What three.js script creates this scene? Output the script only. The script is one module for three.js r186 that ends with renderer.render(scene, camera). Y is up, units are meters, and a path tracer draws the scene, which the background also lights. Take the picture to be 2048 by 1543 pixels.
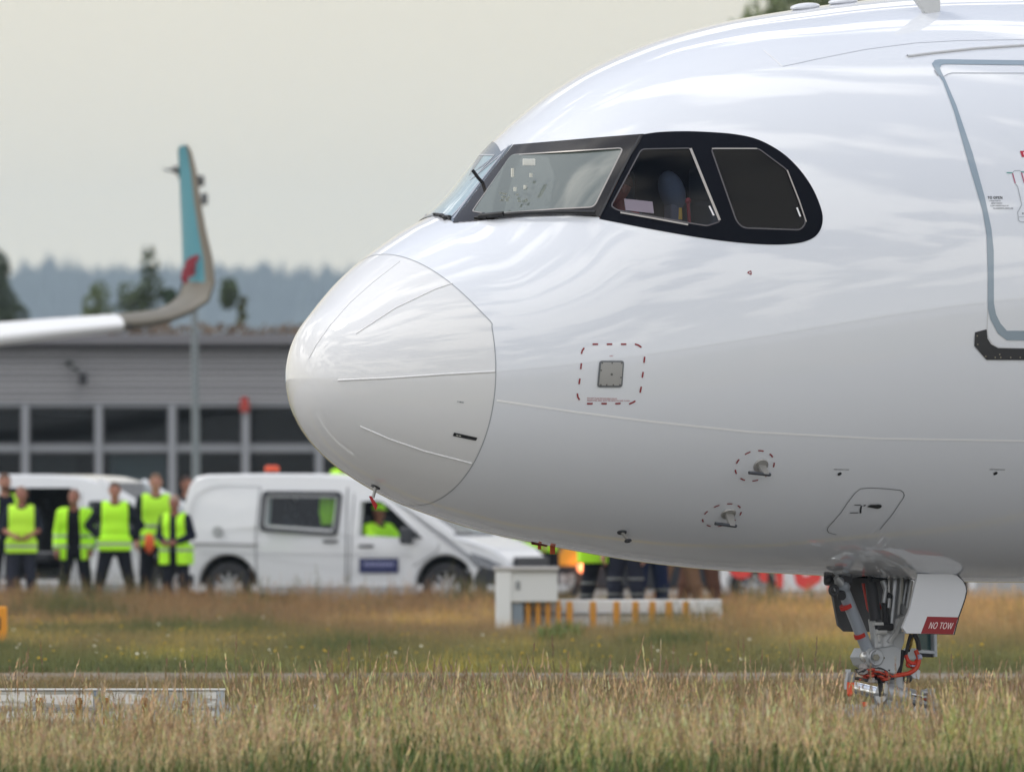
import * as THREE from 'three';
import { mergeGeometries, mergeVertices, toCreasedNormals } from 'three/addons/utils/BufferGeometryUtils.js';
import { RoundedBoxGeometry } from 'three/addons/geometries/RoundedBoxGeometry.js';

// ------------------------------------------------------------------ camera, sky, sun, exposure
const scene = new THREE.Scene();
const S = 288, EYE = 1.54, HOR = 997, D0 = 100;            // photo pixels per metre at 100 m, eye height, horizon row
const camera = new THREE.PerspectiveCamera(2 * Math.atan(1543 / 2 / S / D0) * 180 / Math.PI, 2048 / 1543, 1, 12000);
camera.position.set(0, EYE, D0);
camera.lookAt(0, EYE, 0);
camera.setViewOffset(2048, 1543, 0, -(HOR - 771.5), 2048, 1543);
camera.focus = 98.6;
camera.userData.fStop = 5.8;
const renderer = new THREE.WebGLRenderer({ antialias: true });
renderer.toneMapping = THREE.LinearToneMapping;
renderer.toneMappingExposure = 1.26;
renderer.shadowMap.enabled = true;

const V = (x, y, z) => new THREE.Vector3(x, y, z);
const { clamp, lerp, smoothstep } = THREE.MathUtils;
function rng(seed) { let a = seed >>> 0; return () => { a = (a + 0x6D2B79F5) >>> 0; let t = a; t = Math.imul(t ^ (t >>> 15), t | 1); t ^= t + Math.imul(t ^ (t >>> 7), t | 61); return ((t ^ (t >>> 14)) >>> 0) / 4294967296; }; }
function hash2(x, y, s) { let h = (x * 374761393 + y * 668265263 + s * 1442695041) | 0; h = Math.imul(h ^ (h >>> 13), 1274126177); return ((h ^ (h >>> 16)) >>> 0) / 4294967296; }
function noise2(x, y, s = 0) {
  const ix = Math.floor(x), iy = Math.floor(y), fx = x - ix, fy = y - iy, u = fx * fx * (3 - 2 * fx), v = fy * fy * (3 - 2 * fy);
  return lerp(lerp(hash2(ix, iy, s), hash2(ix + 1, iy, s), u), lerp(hash2(ix, iy + 1, s), hash2(ix + 1, iy + 1, s), u), v);
}
function fbm(x, y, s = 0, o = 5) { let a = 0, w = 0.5, t = 0; for (let i = 0; i < o; i++) { a += w * noise2(x, y, s + i); t += w; w *= 0.5; x *= 2.03; y *= 2.03; } return a / t; }

const SUN_DIR = V(-0.62, 0.80, -0.22).normalize();
{
  const w = 2048, h = 1024, data = new Float32Array(w * h * 4);
  for (let r = 0; r < h; r++) {
    const up = ((r + 0.5) / h - 0.5) * Math.PI, y = Math.sin(up);
    for (let c = 0; c < w; c++) {
      const ro = ((c + 0.5) / w - 0.5) * 2 * Math.PI, x = Math.cos(ro) * Math.cos(up), z = Math.sin(ro) * Math.cos(up);
      const ee = Math.max(y, 0), back = smoothstep(z, -0.35, 0.45), k = Math.pow(1 - ee, lerp(2.4, 3.0, back));
      const sd = Math.max(0, x * SUN_DIR.x + y * SUN_DIR.y + z * SUN_DIR.z);
      let R = lerp(0.20, lerp(0.865, 0.98, back), k), G = lerp(0.265, lerp(0.785, 1.0, back), k), B = lerp(0.42, lerp(0.592, 1.02, back), k);
      const glow = 0.24 * Math.pow(sd, 5) + 0.7 * Math.pow(sd, 30);
      R += glow * 1.03; G += glow; B += glow * 0.95;
      if (y > 0.004) {
        // broken cloud sheets on a plane overhead, drawn out along the wind
        const px = x / (y + 0.10), pz = z / (y + 0.10);
        const a = px * 0.92 + pz * 0.40, b = -px * 0.40 + pz * 0.92;
        const n1 = fbm(a * 1.1 + 13.1, b * 3.4 + 4.7, 3, 6), n2 = fbm(a * 3.6 + 1.7, b * 16 + 9.2, 21, 5);
        let m = smoothstep(n1 * 0.62 + n2 * 0.38, 0.495, 0.585);
        // cumulus low round the horizon
        const ang = Math.atan2(z, x) * 6.0, cu = smoothstep(fbm(ang * 1.6 + 31, up * 22, 77, 5), 0.50, 0.63) * smoothstep(up, 0.05, 0.11) * (1 - smoothstep(up, 0.28, 0.42));
        m = Math.max(m * smoothstep(up, 0.10, 0.32), cu * smoothstep(z, -0.55, 0.1));
        const lit = 1.55 + 0.8 * Math.pow(sd, 3);
        R = lerp(R, 1.05 * lit, m * 0.9); G = lerp(G, 1.03 * lit, m * 0.9); B = lerp(B, 1.0 * lit, m * 0.9);
      }
      const i = (r * w + c) * 4; data[i] = R; data[i + 1] = G; data[i + 2] = B; data[i + 3] = 1;
    }
  }
  const t = new THREE.DataTexture(data, w, h, THREE.RGBAFormat, THREE.FloatType);
  t.mapping = THREE.EquirectangularReflectionMapping; t.magFilter = THREE.LinearFilter; t.needsUpdate = true;
  scene.background = t; scene.environment = t;
}
const sun = new THREE.DirectionalLight(new THREE.Color(1, 0.955, 0.88), 1.0);
sun.position.copy(SUN_DIR).multiplyScalar(400); sun.target.position.set(0, 0, -60);
sun.castShadow = true; sun.shadow.radius = 26; sun.shadow.mapSize.set(2048, 2048);
Object.assign(sun.shadow.camera, { left: -80, right: 80, top: 150, bottom: -250, near: 1, far: 900 });
scene.add(sun, sun.target);
scene.fog = new THREE.FogExp2(new THREE.Color(0.70, 0.86, 1.0), 0.000088);

// ------------------------------------------------------------------ small helpers
const used = {};
function numbered(name) { const n = used[name] = (used[name] ?? -1) + 1; return n ? name + '_' + String(n).padStart(3, '0') : name; }
function shade(o) { o.traverse((m) => { if (m.isMesh) { m.castShadow = true; m.receiveShadow = true; } }); return o; }
function tag(o, label, category, group, kind) { if (label) o.userData.label = label; if (category) o.userData.category = category; if (group) o.userData.group = group; if (kind) o.userData.kind = kind; return o; }
function thing(name, label, category, pos = [0, 0, 0], turn = 0, group) { const o = new THREE.Group(); o.name = numbered(name); o.position.set(...pos); o.rotation.y = turn; scene.add(o); return tag(o, label, category, group); }
function group(name, parent) { const o = new THREE.Group(); o.name = name; parent.add(o); return o; }
function clean(g) { g = g.index ? g.toNonIndexed() : g; for (const k of Object.keys(g.attributes)) if (!['position', 'normal', 'uv', 'color'].includes(k)) g.deleteAttribute(k); if (!g.attributes.normal) g.computeVertexNormals(); if (!g.attributes.uv) g.setAttribute('uv', new THREE.BufferAttribute(new Float32Array(g.attributes.position.count * 2), 2)); g.morphAttributes = {}; return g; }
function merge(list) { list = list.flat(9).map(clean); const anyC = list.some((g) => g.attributes.color); if (anyC) for (const g of list) if (!g.attributes.color) g.setAttribute('color', new THREE.BufferAttribute(new Float32Array(g.attributes.position.count * 3).fill(1), 3)); return list.length === 1 ? list[0] : mergeGeometries(list); }
function part(name, geo, mat, parent, label) { const m = new THREE.Mesh(Array.isArray(geo) ? merge(geo) : geo, mat); m.name = name; m.castShadow = m.receiveShadow = true; parent.add(m); if (label) m.userData.label = label; return m; }
function each(name, list, m, parent) { return list.map((g) => part(name, g, m, parent)); }
function solo(name, geo, mat, label, category, grp, kind) { const m = part(numbered(name), geo, mat, scene); return tag(m, label, category, grp, kind); }
function bx(w, h, d, x = 0, y = 0, z = 0, r = 0) { const g = r ? new RoundedBoxGeometry(w, h, d, 2, r) : new THREE.BoxGeometry(w, h, d); return g.translate(x, y, z); }
function cyl(a, b, r0, r1 = r0, seg = 14, open = false) {
  const d = b.clone().sub(a), L = d.length(), g = new THREE.CylinderGeometry(r1, r0, L, seg, 1, open);
  g.translate(0, L / 2, 0); g.applyQuaternion(new THREE.Quaternion().setFromUnitVectors(V(0, 1, 0), d.normalize())); return g.translate(a.x, a.y, a.z);
}
function tube(pts, r, seg = 24, rs = 7) { return new THREE.TubeGeometry(new THREE.CatmullRomCurve3(pts), seg, r, rs, false); }
function ball(p, r, sx = 1, sy = 1, sz = 1, n = 12) { return new THREE.SphereGeometry(r, n, Math.max(6, n * 0.7 | 0)).scale(sx, sy, sz).translate(p.x, p.y, p.z); }
function paint(geo, r, g, b) { const n = geo.attributes.position.count, a = new Float32Array(n * 3); for (let i = 0; i < n; i++) { a[i * 3] = r; a[i * 3 + 1] = g; a[i * 3 + 2] = b; } geo.setAttribute('color', new THREE.BufferAttribute(a, 3)); return geo; }
const mats = {};
function mat(r, g, b, rough = 0.6, extra = {}) { const key = [r, g, b, rough, JSON.stringify(extra)].join(); return mats[key] ??= new THREE.MeshPhysicalMaterial({ color: new THREE.Color().setRGB(r, g, b), roughness: rough, ...extra }); }
const at = (px, py, d) => V((px - 1024) * d / (S * D0), EYE + (HOR - py) * d / (S * D0), D0 - d);    // a photo pixel at a distance
const gz = (py) => EYE * S * D0 / (py - HOR);                                                      // distance of the ground at a photo row

// ------------------------------------------------------------------ noise textures
function canvasTex(w, h, draw, srgb = true) { const c = document.createElement('canvas'); c.width = w; c.height = h; draw(c.getContext('2d'), w, h); const t = new THREE.CanvasTexture(c); if (srgb) t.colorSpace = THREE.SRGBColorSpace; return t; }
function dataTex(n, fn, srgb) {
  const d = new Uint8Array(n * n * 4);
  for (let y = 0; y < n; y++) for (let x = 0; x < n; x++) { const c = fn(x / n, y / n); for (let k = 0; k < 3; k++) d[(y * n + x) * 4 + k] = clamp(c[k], 0, 1) * 255; d[(y * n + x) * 4 + 3] = 255; }
  const t = new THREE.DataTexture(d, n, n); t.wrapS = t.wrapT = THREE.RepeatWrapping; t.magFilter = THREE.LinearFilter; t.minFilter = THREE.LinearMipmapLinearFilter; t.generateMipmaps = true; if (srgb) t.colorSpace = THREE.SRGBColorSpace; t.needsUpdate = true; return t;
}
const tile = (x, y, f, s, o = 4) => { let a = 0, w = 0.5, t = 0; for (let i = 0; i < o; i++) { const m = f << i, ix = Math.floor(x * m), iy = Math.floor(y * m), fx = x * m - ix, fy = y * m - iy, u = fx * fx * (3 - 2 * fx), v = fy * fy * (3 - 2 * fy), q = (a0, b0) => hash2(((a0 % m) + m) % m, ((b0 % m) + m) % m, s + i); a += w * lerp(lerp(q(ix, iy), q(ix + 1, iy), u), lerp(q(ix, iy + 1), q(ix + 1, iy + 1), u), v); t += w; w *= 0.55; } return a / t; };
const toS = (c) => c <= 0.0031308 ? 12.92 * c : 1.055 * Math.pow(c, 1 / 2.4) - 0.055;
function rep(t, x, y) { const c = t.clone(); c.repeat.set(x, y); c.needsUpdate = true; return c; }
// ------------------------------------------------------------------ ground
const meadowTex = dataTex(512, (x, y) => { const a = tile(x, y, 4, 5, 5), b = tile(x, y, 32, 9, 3), c = tile(x, y, 9, 40, 4); const g = smoothstep(a, 0.42, 0.6); const m = 0.55 + 0.9 * b; return [toS(lerp(0.22, 0.11, g) * m), toS(lerp(0.17, 0.12, g) * m), toS(lerp(0.085, 0.05, g) * m * (0.7 + 0.6 * c))]; }, true);
const concTex = dataTex(512, (x, y) => { const a = tile(x, y, 5, 15, 5), b = tile(x, y, 64, 19, 2); const m = 0.7 + 0.4 * a + 0.2 * (b - 0.5); return [toS(0.185 * m), toS(0.178 * m), toS(0.165 * m)]; }, true);
const paleTex = dataTex(512, (x, y) => { const a = tile(x, y, 5, 115, 5), b = tile(x, y, 64, 119, 2); const m = 0.7 + 0.4 * a + 0.2 * (b - 0.5); return [toS(0.40 * m), toS(0.385 * m), toS(0.355 * m)]; }, true);
const gravTex = dataTex(512, (x, y) => { const a = tile(x, y, 6, 55, 4), b = tile(x, y, 90, 59, 2), g = smoothstep(a, 0.45, 0.62); const m = 0.5 + b; return [toS(lerp(0.20, 0.09, g) * m), toS(lerp(0.165, 0.085, g) * m), toS(lerp(0.125, 0.04, g) * m)]; }, true);
const bumpTex = dataTex(256, (x, y) => { const b = tile(x, y, 24, 29, 4); return [b, b, b]; });
function sheet(name, x0, x1, d0, d1, y, tex, size, extra = {}) {
  const g = new THREE.PlaneGeometry(x1 - x0, d1 - d0).rotateX(-Math.PI / 2).translate((x0 + x1) / 2, y, D0 - (d0 + d1) / 2), p = g.attributes.position, uv = g.attributes.uv;
  for (let i = 0; i < p.count; i++) uv.setXY(i, p.getX(i) / size, p.getZ(i) / size);
  return tag(part(name, g, new THREE.MeshStandardMaterial({ map: tex, roughness: 0.95, bumpMap: rep(bumpTex, 3, 3), bumpScale: 0.02, ...extra }), scene), null, null, null, 'structure');
}
sheet('ground', -2600, 2600, -400, 9800, 0, meadowTex, 7);
sheet('taxiway', -300, 300, 93.5, 107.5, 0.004, concTex, 5, { bumpScale: 0.003 });
sheet('service_road', -300, 300, 119.5, 127, 0.004, gravTex, 6);
sheet('apron', -300, 300, 191.5, 286, 0.004, concTex, 9, { bumpScale: 0.003 });
sheet('concrete_slab', -1.92, 0.16, 81.3, 82.2, 0.012, concTex, 4, { bumpScale: 0.004 });
sheet('bounce_concrete', -300, 300, 20, 73, 0.006, paleTex, 4, { bumpScale: 0.004 });  // out of view, added to throw light up onto the lower fuselage
{ // yellow taxiway centreline
  const a = 0.02; const g = new THREE.PlaneGeometry(500, 0.12).rotateX(-Math.PI / 2).rotateY(a).translate(0, 0.008, 0.4);
  tag(part('taxiway_marking', g, mat(0.40, 0.28, 0.05, 0.8), scene), null, null, null, 'structure');
}

// far wooded ridge
{
  const nx = 140, nd = 10, pos = [], idx = [], uv = [];
  const top = (x) => 122 + 18 * fbm(x * 0.003 + 4, 0.3, 8, 3);
  for (let j = 0; j <= nd; j++) for (let i = 0; i <= nx; i++) { const x = lerp(-1600, 1600, i / nx), t = j / nd, z = D0 - lerp(8200, 9400, t); pos.push(x, top(x) * Math.sin(Math.min(1, t * 1.25) * Math.PI / 2) - 0.5, z); uv.push(x / 40, t * 20); }
  for (let j = 0; j < nd; j++) for (let i = 0; i < nx; i++) { const a = j * (nx + 1) + i; idx.push(a, a + 1, a + nx + 1, a + 1, a + nx + 2, a + nx + 1); }
  const g = new THREE.BufferGeometry(); g.setAttribute('position', new THREE.Float32BufferAttribute(pos, 3)); g.setAttribute('uv', new THREE.Float32BufferAttribute(uv, 2)); g.setIndex(idx); g.computeVertexNormals();
  tag(part('hill', g, mat(0.03, 0.045, 0.028, 1), scene), null, null, null, 'structure');
  // its trees
  const R = rng(41), cone = [];
  for (let k = 0; k < 6; k++) { const y = 0.12 + k * 0.15, r = 0.20 * (1 - k / 6.6); const c = new THREE.ConeGeometry(r, 0.26, 9, 1, true), p = c.attributes.position; for (let i = 0; i < p.count; i++) if (p.getY(i) < 0) { const s = 0.72 + 0.5 * hash2(i, k, 3); p.setX(i, p.getX(i) * s); p.setZ(i, p.getZ(i) * s); } cone.push(c.translate(0, y + 0.1, 0)); }
  cone.push(cyl(V(0, 0, 0), V(0, 0.3, 0), 0.02));
  const N = 3200, im = new THREE.InstancedMesh(merge(cone), mat(0.025, 0.042, 0.03, 1, { side: THREE.DoubleSide }), N), M = new THREE.Matrix4(), q = new THREE.Quaternion();
  for (let i = 0; i < N; i++) {
    const x = lerp(-620, 620, R()), t = R(), z = D0 - lerp(8200, 9340, t), y = top(x) * Math.sin(Math.min(1, t * 1.25) * Math.PI / 2) - 1, h = (15 + 8 * R() * R() + (R() < 0.03 ? 7 : 0)), w = h * (1.5 + 1.3 * R());
    q.setFromAxisAngle(V(0, 1, 0), R() * 6.28); M.compose(V(x, y, z), q, V(w, h, w)); im.setMatrixAt(i, M); im.setColorAt(i, new THREE.Color().setScalar(0.7 + 0.6 * R()));
  }
  im.name = 'forest'; im.castShadow = true; scene.add(im); tag(im, 'hazy blue conifer forest along the ridge far behind the airfield', 'forest', null, 'stuff');
}

// ------------------------------------------------------------------ trees
function leafCloud(R, blobs, n, size, flat = 0.6) {   // many small leaf faces spread through the blobs' volume
  const pos = [], nor = [], uv = [], col = [];
  let total = 0; for (const b of blobs) total += b[3] ** 2;
  for (const [bx0, by0, bz0, br] of blobs) {
    const m = Math.round(n * br * br / total);
    for (let i = 0; i < m; i++) {
      const d = V(R() * 2 - 1, R() * 2 - 1, R() * 2 - 1); if (d.length() > 1) { i--; continue; }
      d.setLength(Math.pow(d.length(), 0.45)); const c = V(bx0 + d.x * br, by0 + d.y * br * 0.95, bz0 + d.z * br);
      const a = V(R() - 0.5, (R() - 0.5) * flat, R() - 0.5).normalize(), b = V(R() - 0.5, R() - 0.5, R() - 0.5).cross(a).normalize(), s = size * (0.6 + 0.8 * R()), k = 0.7 + 0.6 * R();
      const q = [c.clone().addScaledVector(a, -s), c.clone().addScaledVector(b, -s * 0.55), c.clone().addScaledVector(a, s), c.clone().addScaledVector(b, s * 0.55)], nn = a.clone().cross(b);
      for (const j of [0, 1, 2, 0, 2, 3]) { pos.push(q[j].x, q[j].y, q[j].z); nor.push(nn.x, nn.y, nn.z); uv.push(0, 0); col.push(k, k, k * 0.95); }
    }
  }
  const g = new THREE.BufferGeometry(); g.setAttribute('position', new THREE.Float32BufferAttribute(pos, 3)); g.setAttribute('normal', new THREE.Float32BufferAttribute(nor, 3)); g.setAttribute('uv', new THREE.Float32BufferAttribute(uv, 2)); g.setAttribute('color', new THREE.Float32BufferAttribute(col, 3)); return g;
}
const leafMat = (r, g, b) => mat(r, g, b, 0.7, { side: THREE.DoubleSide, vertexColors: true, transmission: 0.25 });
const bark = mat(0.06, 0.045, 0.03, 0.9);
function tree(name, label, base, h, blobs, n, size, color, grp, thick = 0.03) {
  const t = thing(name, label, 'tree', [base.x, 0, base.z], 0, grp), R = rng(n + Math.round(base.x * 10) + 7), limbs = [cyl(V(0, 0, 0), V(0, h * 0.55, 0), h * thick, h * thick * 0.6, 9), cyl(V(0, h * 0.55, 0), V(0, h * 0.86, 0), h * thick * 0.6, h * thick * 0.2, 8)];
  for (const b of blobs) limbs.push(cyl(V(0, Math.max(h * 0.25, b[1] - b[3] * 1.1), 0), V(b[0], b[1], b[2]), h * thick * 0.35, h * thick * 0.1, 6));
  part('trunk', limbs, bark, t); part('crown', leafCloud(R, blobs, n, size), leafMat(...color), t); return t;
}
// tall tree showing above the cockpit roof
{
  const d = 300, sc = d / 28800, B = (px, py, r, dz = 0) => [(px - 1790) * sc, EYE + (HOR - py) * sc, dz, r];
  tree('tall_tree', 'tall dark green tree rising behind the cockpit roof of the jet', at(1790, 997, d), 15.5, [B(1560, 60, .35), B(1585, 10, .55), B(1655, 20, .9), B(1640, -90, 1.1, .6), B(1745, 30, 1.2, -.8), B(1760, -120, 1.5), B(1860, 20, 1.3, .7), B(1900, -110, 1.5, -1), B(1980, 30, 1.2), B(2030, -80, 1.4, .5), B(1830, -240, 1.4), B(1490, 55, .3), B(1530, 20, .4), B(1800, 140, 1.5), B(1950, 150, 1.4, .5), B(1660, 130, .9)], 16000, 0.10, [0.30, 0.35, 0.19], null, 0.018);
}
// dark tree cut by the frame
{
  const d = 420, sc = d / 28800, B = (px, py, r, dz = 0) => [(px + 40) * sc, EYE + (HOR - py) * sc, dz, r];
  tree('broad_tree', 'dark broad tree at the edge of the picture behind the white wing', at(-40, 997, d), 8.6, [B(-30, 540, .75), B(-5, 530, .35), B(-60, 590, 1.2), B(0, 610, .6, .4), B(25, 635, .5), B(-20, 660, .9, .5), B(-110, 560, 1.0), B(-100, 670, 1.2), B(48, 655, .28)], 9000, 0.08, [0.06, 0.09, 0.05], null, 0.03);
}
// young trees behind the terminal roof
[[190, 560, .28, [[200, 582, .26], [185, 608, .3], [205, 625, .3], [178, 632, .22]]], [262, 570, .3, [[258, 585, .3], [268, 605, .34], [250, 610, .25], [280, 600, .22]]], [300, 492, .3, [[296, 502, .16], [300, 525, .22], [299, 550, .24], [303, 575, .32], [298, 597, .32]]], [340, 585, .2, [[338, 590, .18], [343, 606, .16]]], [456, 560, .22, [[457, 570, .2], [459, 588, .24], [455, 602, .2]]], [485, 595, .14, [[487, 600, .09], [482, 615, .1], [485, 632, .1], [480, 645, .08]]]].forEach(([px, py, r, bl], i) => {
  const d = 330, sc = d / 28800;
  tree('young_tree', ['loose young tree nearest the white wing', 'bushy young tree between the tall sapling and the loose one', 'tall narrow sapling standing highest behind the terminal roof', 'small sapling close beside the teal winglet', 'round-topped young tree just past the teal winglet', 'thin bare-looking sapling nearest the jet nose'][i], at(px, 997, d), EYE + (HOR - py) * sc - 0.15, bl.map(([x, y, q], k) => [(x - px) * sc, EYE + (HOR - y) * sc, (k % 2 - 0.5) * 0.2, q * 0.95]), 420 + 500 * r | 0, 0.055, [[0.11, 0.15, 0.05], [0.07, 0.105, 0.035], [0.05, 0.08, 0.03], [0.06, 0.11, 0.05], [0.06, 0.095, 0.035], [0.13, 0.15, 0.07]][i], 'young trees behind the terminal', 0.012);
});

// ------------------------------------------------------------------ terminal building
{
  const d = 290, sc = d / 28800, X = (px) => (px - 1024) * sc, Y = (py) => EYE + (HOR - py) * sc, z0 = D0 - d;
  const t = thing('terminal_building', 'long low grey terminal building with dark windows behind the vans', 'building', [0, 0, z0]);
  const grey = mat(0.33, 0.325, 0.33, 0.55), lightGrey = mat(0.24, 0.25, 0.265, 0.5), frame = mat(0.30, 0.31, 0.33, 0.5), x0 = X(-720), x1 = X(1470), w = x1 - x0, cx = (x0 + x1) / 2;
  part('wall', [bx(w, Y(690), 0.2, cx, Y(690) / 2, -9), bx(0.25, Y(690), 9, x0, Y(690) / 2, -4.5), bx(0.25, Y(690), 9, x1, Y(690) / 2, -4.5), bx(w, 0.12, 9, cx, 0.06, -4.5), bx(w, Y(690) - Y(812), 0.12, cx, (Y(690) + Y(812)) / 2, -0.26), bx(w, 0.15, 7, cx, Y(815), -4.2)], mat(0.03, 0.03, 0.033, 0.9), t);
  const roof = part('roof', [bx(w + 0.6, 0.16, 10, cx, Y(682), -4.6), bx(w + 0.7, 0.17, 0.3, cx, Y(677), 0.28)], mat(0.19, 0.185, 0.195, 0.6), t);
  { const R = rng(77), bl = []; for (let i = 0; i < 130; i++) { const px = -600 + i * 16; if (px > 1400) break; bl.push([X(px + 8 * R()), Y(664) + 0.05, -0.6 - 5 * R(), 0.10 + 0.10 * R()]); } const m = part('roof_planting', leafCloud(R, bl, 5200, 0.05, 1.6), leafMat(0.19, 0.125, 0.075), roof); m.userData.kind = 'stuff'; }
  // cladding boards, leaning out a little towards the foot
  for (let k = 0; k < 9; k++) { const a = 698 + k * 12.1, b = a + 8.4; for (let j = 0; j < 5; j++) { const wa = w / 5; const g = bx(wa - 0.006, (b - a) * sc, 0.05, x0 + wa * (j + 0.5), (Y(a) + Y(b)) / 2, 0.0); g.translate(0, 0, 0.02 * k / 9); const p = g.attributes.position; for (let i = 0; i < p.count; i++) if (p.getY(i) < (Y(a) + Y(b)) / 2) p.setZ(i, p.getZ(i) + 0.03); g.computeVertexNormals(); part('cladding_board', g, [grey, mat(0.31, 0.305, 0.31, 0.55), mat(0.35, 0.345, 0.35, 0.55)][(k * 5 + j * 2) % 3], t); } }
  part('lintel', bx(w, (813 - 806) * sc, 0.16, cx, (Y(813) + Y(806)) / 2, -0.02), lightGrey, t);
  part('transom', bx(w, 15 * sc, 0.12, cx, Y(896), -0.03), lightGrey, t);
  const dark = new THREE.MeshPhysicalMaterial({ color: new THREE.Color(0.45, 0.5, 0.52), transmission: 1, thickness: 0, roughness: 0.02, ior: 1.5, specularIntensity: 0.35 });
  for (let px = 50 - 147 * 5; px < 1470; px += 147) {
    part('mullion', bx(14 * sc, Y(806), 0.16, X(px), Y(806) / 2, 0.03), frame, t);
    for (const [a, b] of [[813, 888], [904, 1108]]) { const ww = 66.5 * sc, hh = (Y(a) - Y(b)) / 2, rect = (e) => [[-ww + e, -hh + e], [ww - e, -hh + e], [ww - e, hh - e], [-ww + e, hh - e]], fs = new THREE.Shape(rect(0).map((p) => new THREE.Vector2(...p))); fs.holes.push(new THREE.Path(rect(0.04).reverse().map((p) => new THREE.Vector2(...p)))); const wd = part('window', new THREE.ExtrudeGeometry(fs, { depth: 0.07, bevelEnabled: false }).translate(X(px + 73.5), (Y(a) + Y(b)) / 2, -0.13), mat(0.07, 0.07, 0.075, 0.5), t); part('pane', bx(133 * sc, Y(a) - Y(b), 0.012, X(px + 73.5), (Y(a) + Y(b)) / 2, -0.1), dark, wd); }
  }
  part('blind', bx(112 * sc, 1.2, 0.03, X(275), Y(908) - 0.6, -0.35), mat(0.85, 0.88, 0.85, 0.8), t, 'pale closed blind behind one lower window');
  part('blind', bx(90 * sc, 0.9, 0.03, X(105), Y(910) - 0.45, -0.35), mat(0.10, 0.12, 0.115, 0.8), t, 'dark grey blind behind a lower window');
  // things on the facade
  const fl = thing('floodlight', 'small dark floodlight on a bracket on the grey cladding', 'lamp', [X(160), Y(745), z0 + 0.12]);
  part('bracket', [tube([V(-0.2, 0.16, 0), V(-0.12, 0.1, 0.12), V(0.02, -0.02, 0.22)], 0.035, 12), bx(0.14, 0.1, 0.05, -0.22, 0.18, -0.01, 0.01)], mat(0.09, 0.095, 0.09, 0.7), fl);
  part('lamp_housing', bx(0.17, 0.22, 0.14, 0.07, -0.05, 0.26, 0.03).rotateX(0.25), mat(0.05, 0.05, 0.055, 0.6), fl);
  const ab = thing('alarm_beacon', 'red alarm beacon box on the window mullion beside the jet nose', 'beacon', [X(489), Y(812), z0 + 0.13]);
  part('housing', bx(0.19, 0.24, 0.12, 0, 0, 0.05, 0.03), mat(0.42, 0.05, 0.035, 0.5), ab); part('lens', ball(V(0, 0.13, 0.07), 0.07, 1, 0.8, 1), mat(0.55, 0.03, 0.02, 0.2), ab);
}
// lamp mast in front of the terminal
{
  const d = 262, sc = d / 28800, Y = (py) => EYE + (HOR - py) * sc, p = at(394, 997, d), steel = mat(0.20, 0.225, 0.23, 0.45, { metalness: 0.4 });
  const t = thing('lamp_mast', 'grey steel lamp mast with floodlights at its head behind the teal winglet', 'lamp post', [p.x, 0, p.z]);
  part('pole', [cyl(V(0, 0, 0), V(-0.05, Y(640), 0), 0.085, 0.065, 16), cyl(V(-0.05, Y(640), 0), V(-0.08, Y(340), 0), 0.065, 0.04, 14), cyl(V(0, 0, 0), V(0, 0.3, 0), 0.14, 0.12, 14)], steel, t);
  part('crossarm', cyl(V(-0.62, Y(338), 0), V(0.03, Y(352), 0), 0.025), steel, t); part('crossarm', cyl(V(-0.05, Y(395), 0), V(0.05, Y(395), 0), 0.02), steel, t);
  part('lamp_head', bx(0.34, 0.11, 0.4, -0.52, Y(341), 0.05, 0.03).rotateZ(-0.03), mat(0.05, 0.05, 0.05, 0.6), t);
  part('lamp_head', bx(0.16, 0.12, 0.3, -0.28, Y(349), 0.05, 0.03), mat(0.05, 0.05, 0.05, 0.6), t);
  part('lamp_head', bx(0.12, 0.2, 0.2, 0.07, Y(362), 0.05, 0.03), mat(0.05, 0.05, 0.05, 0.6), t);
  part('lamp_head', bx(0.12, 0.22, 0.22, 0.13, Y(398), 0.05, 0.03), mat(0.05, 0.05, 0.05, 0.6), t);
}

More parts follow.
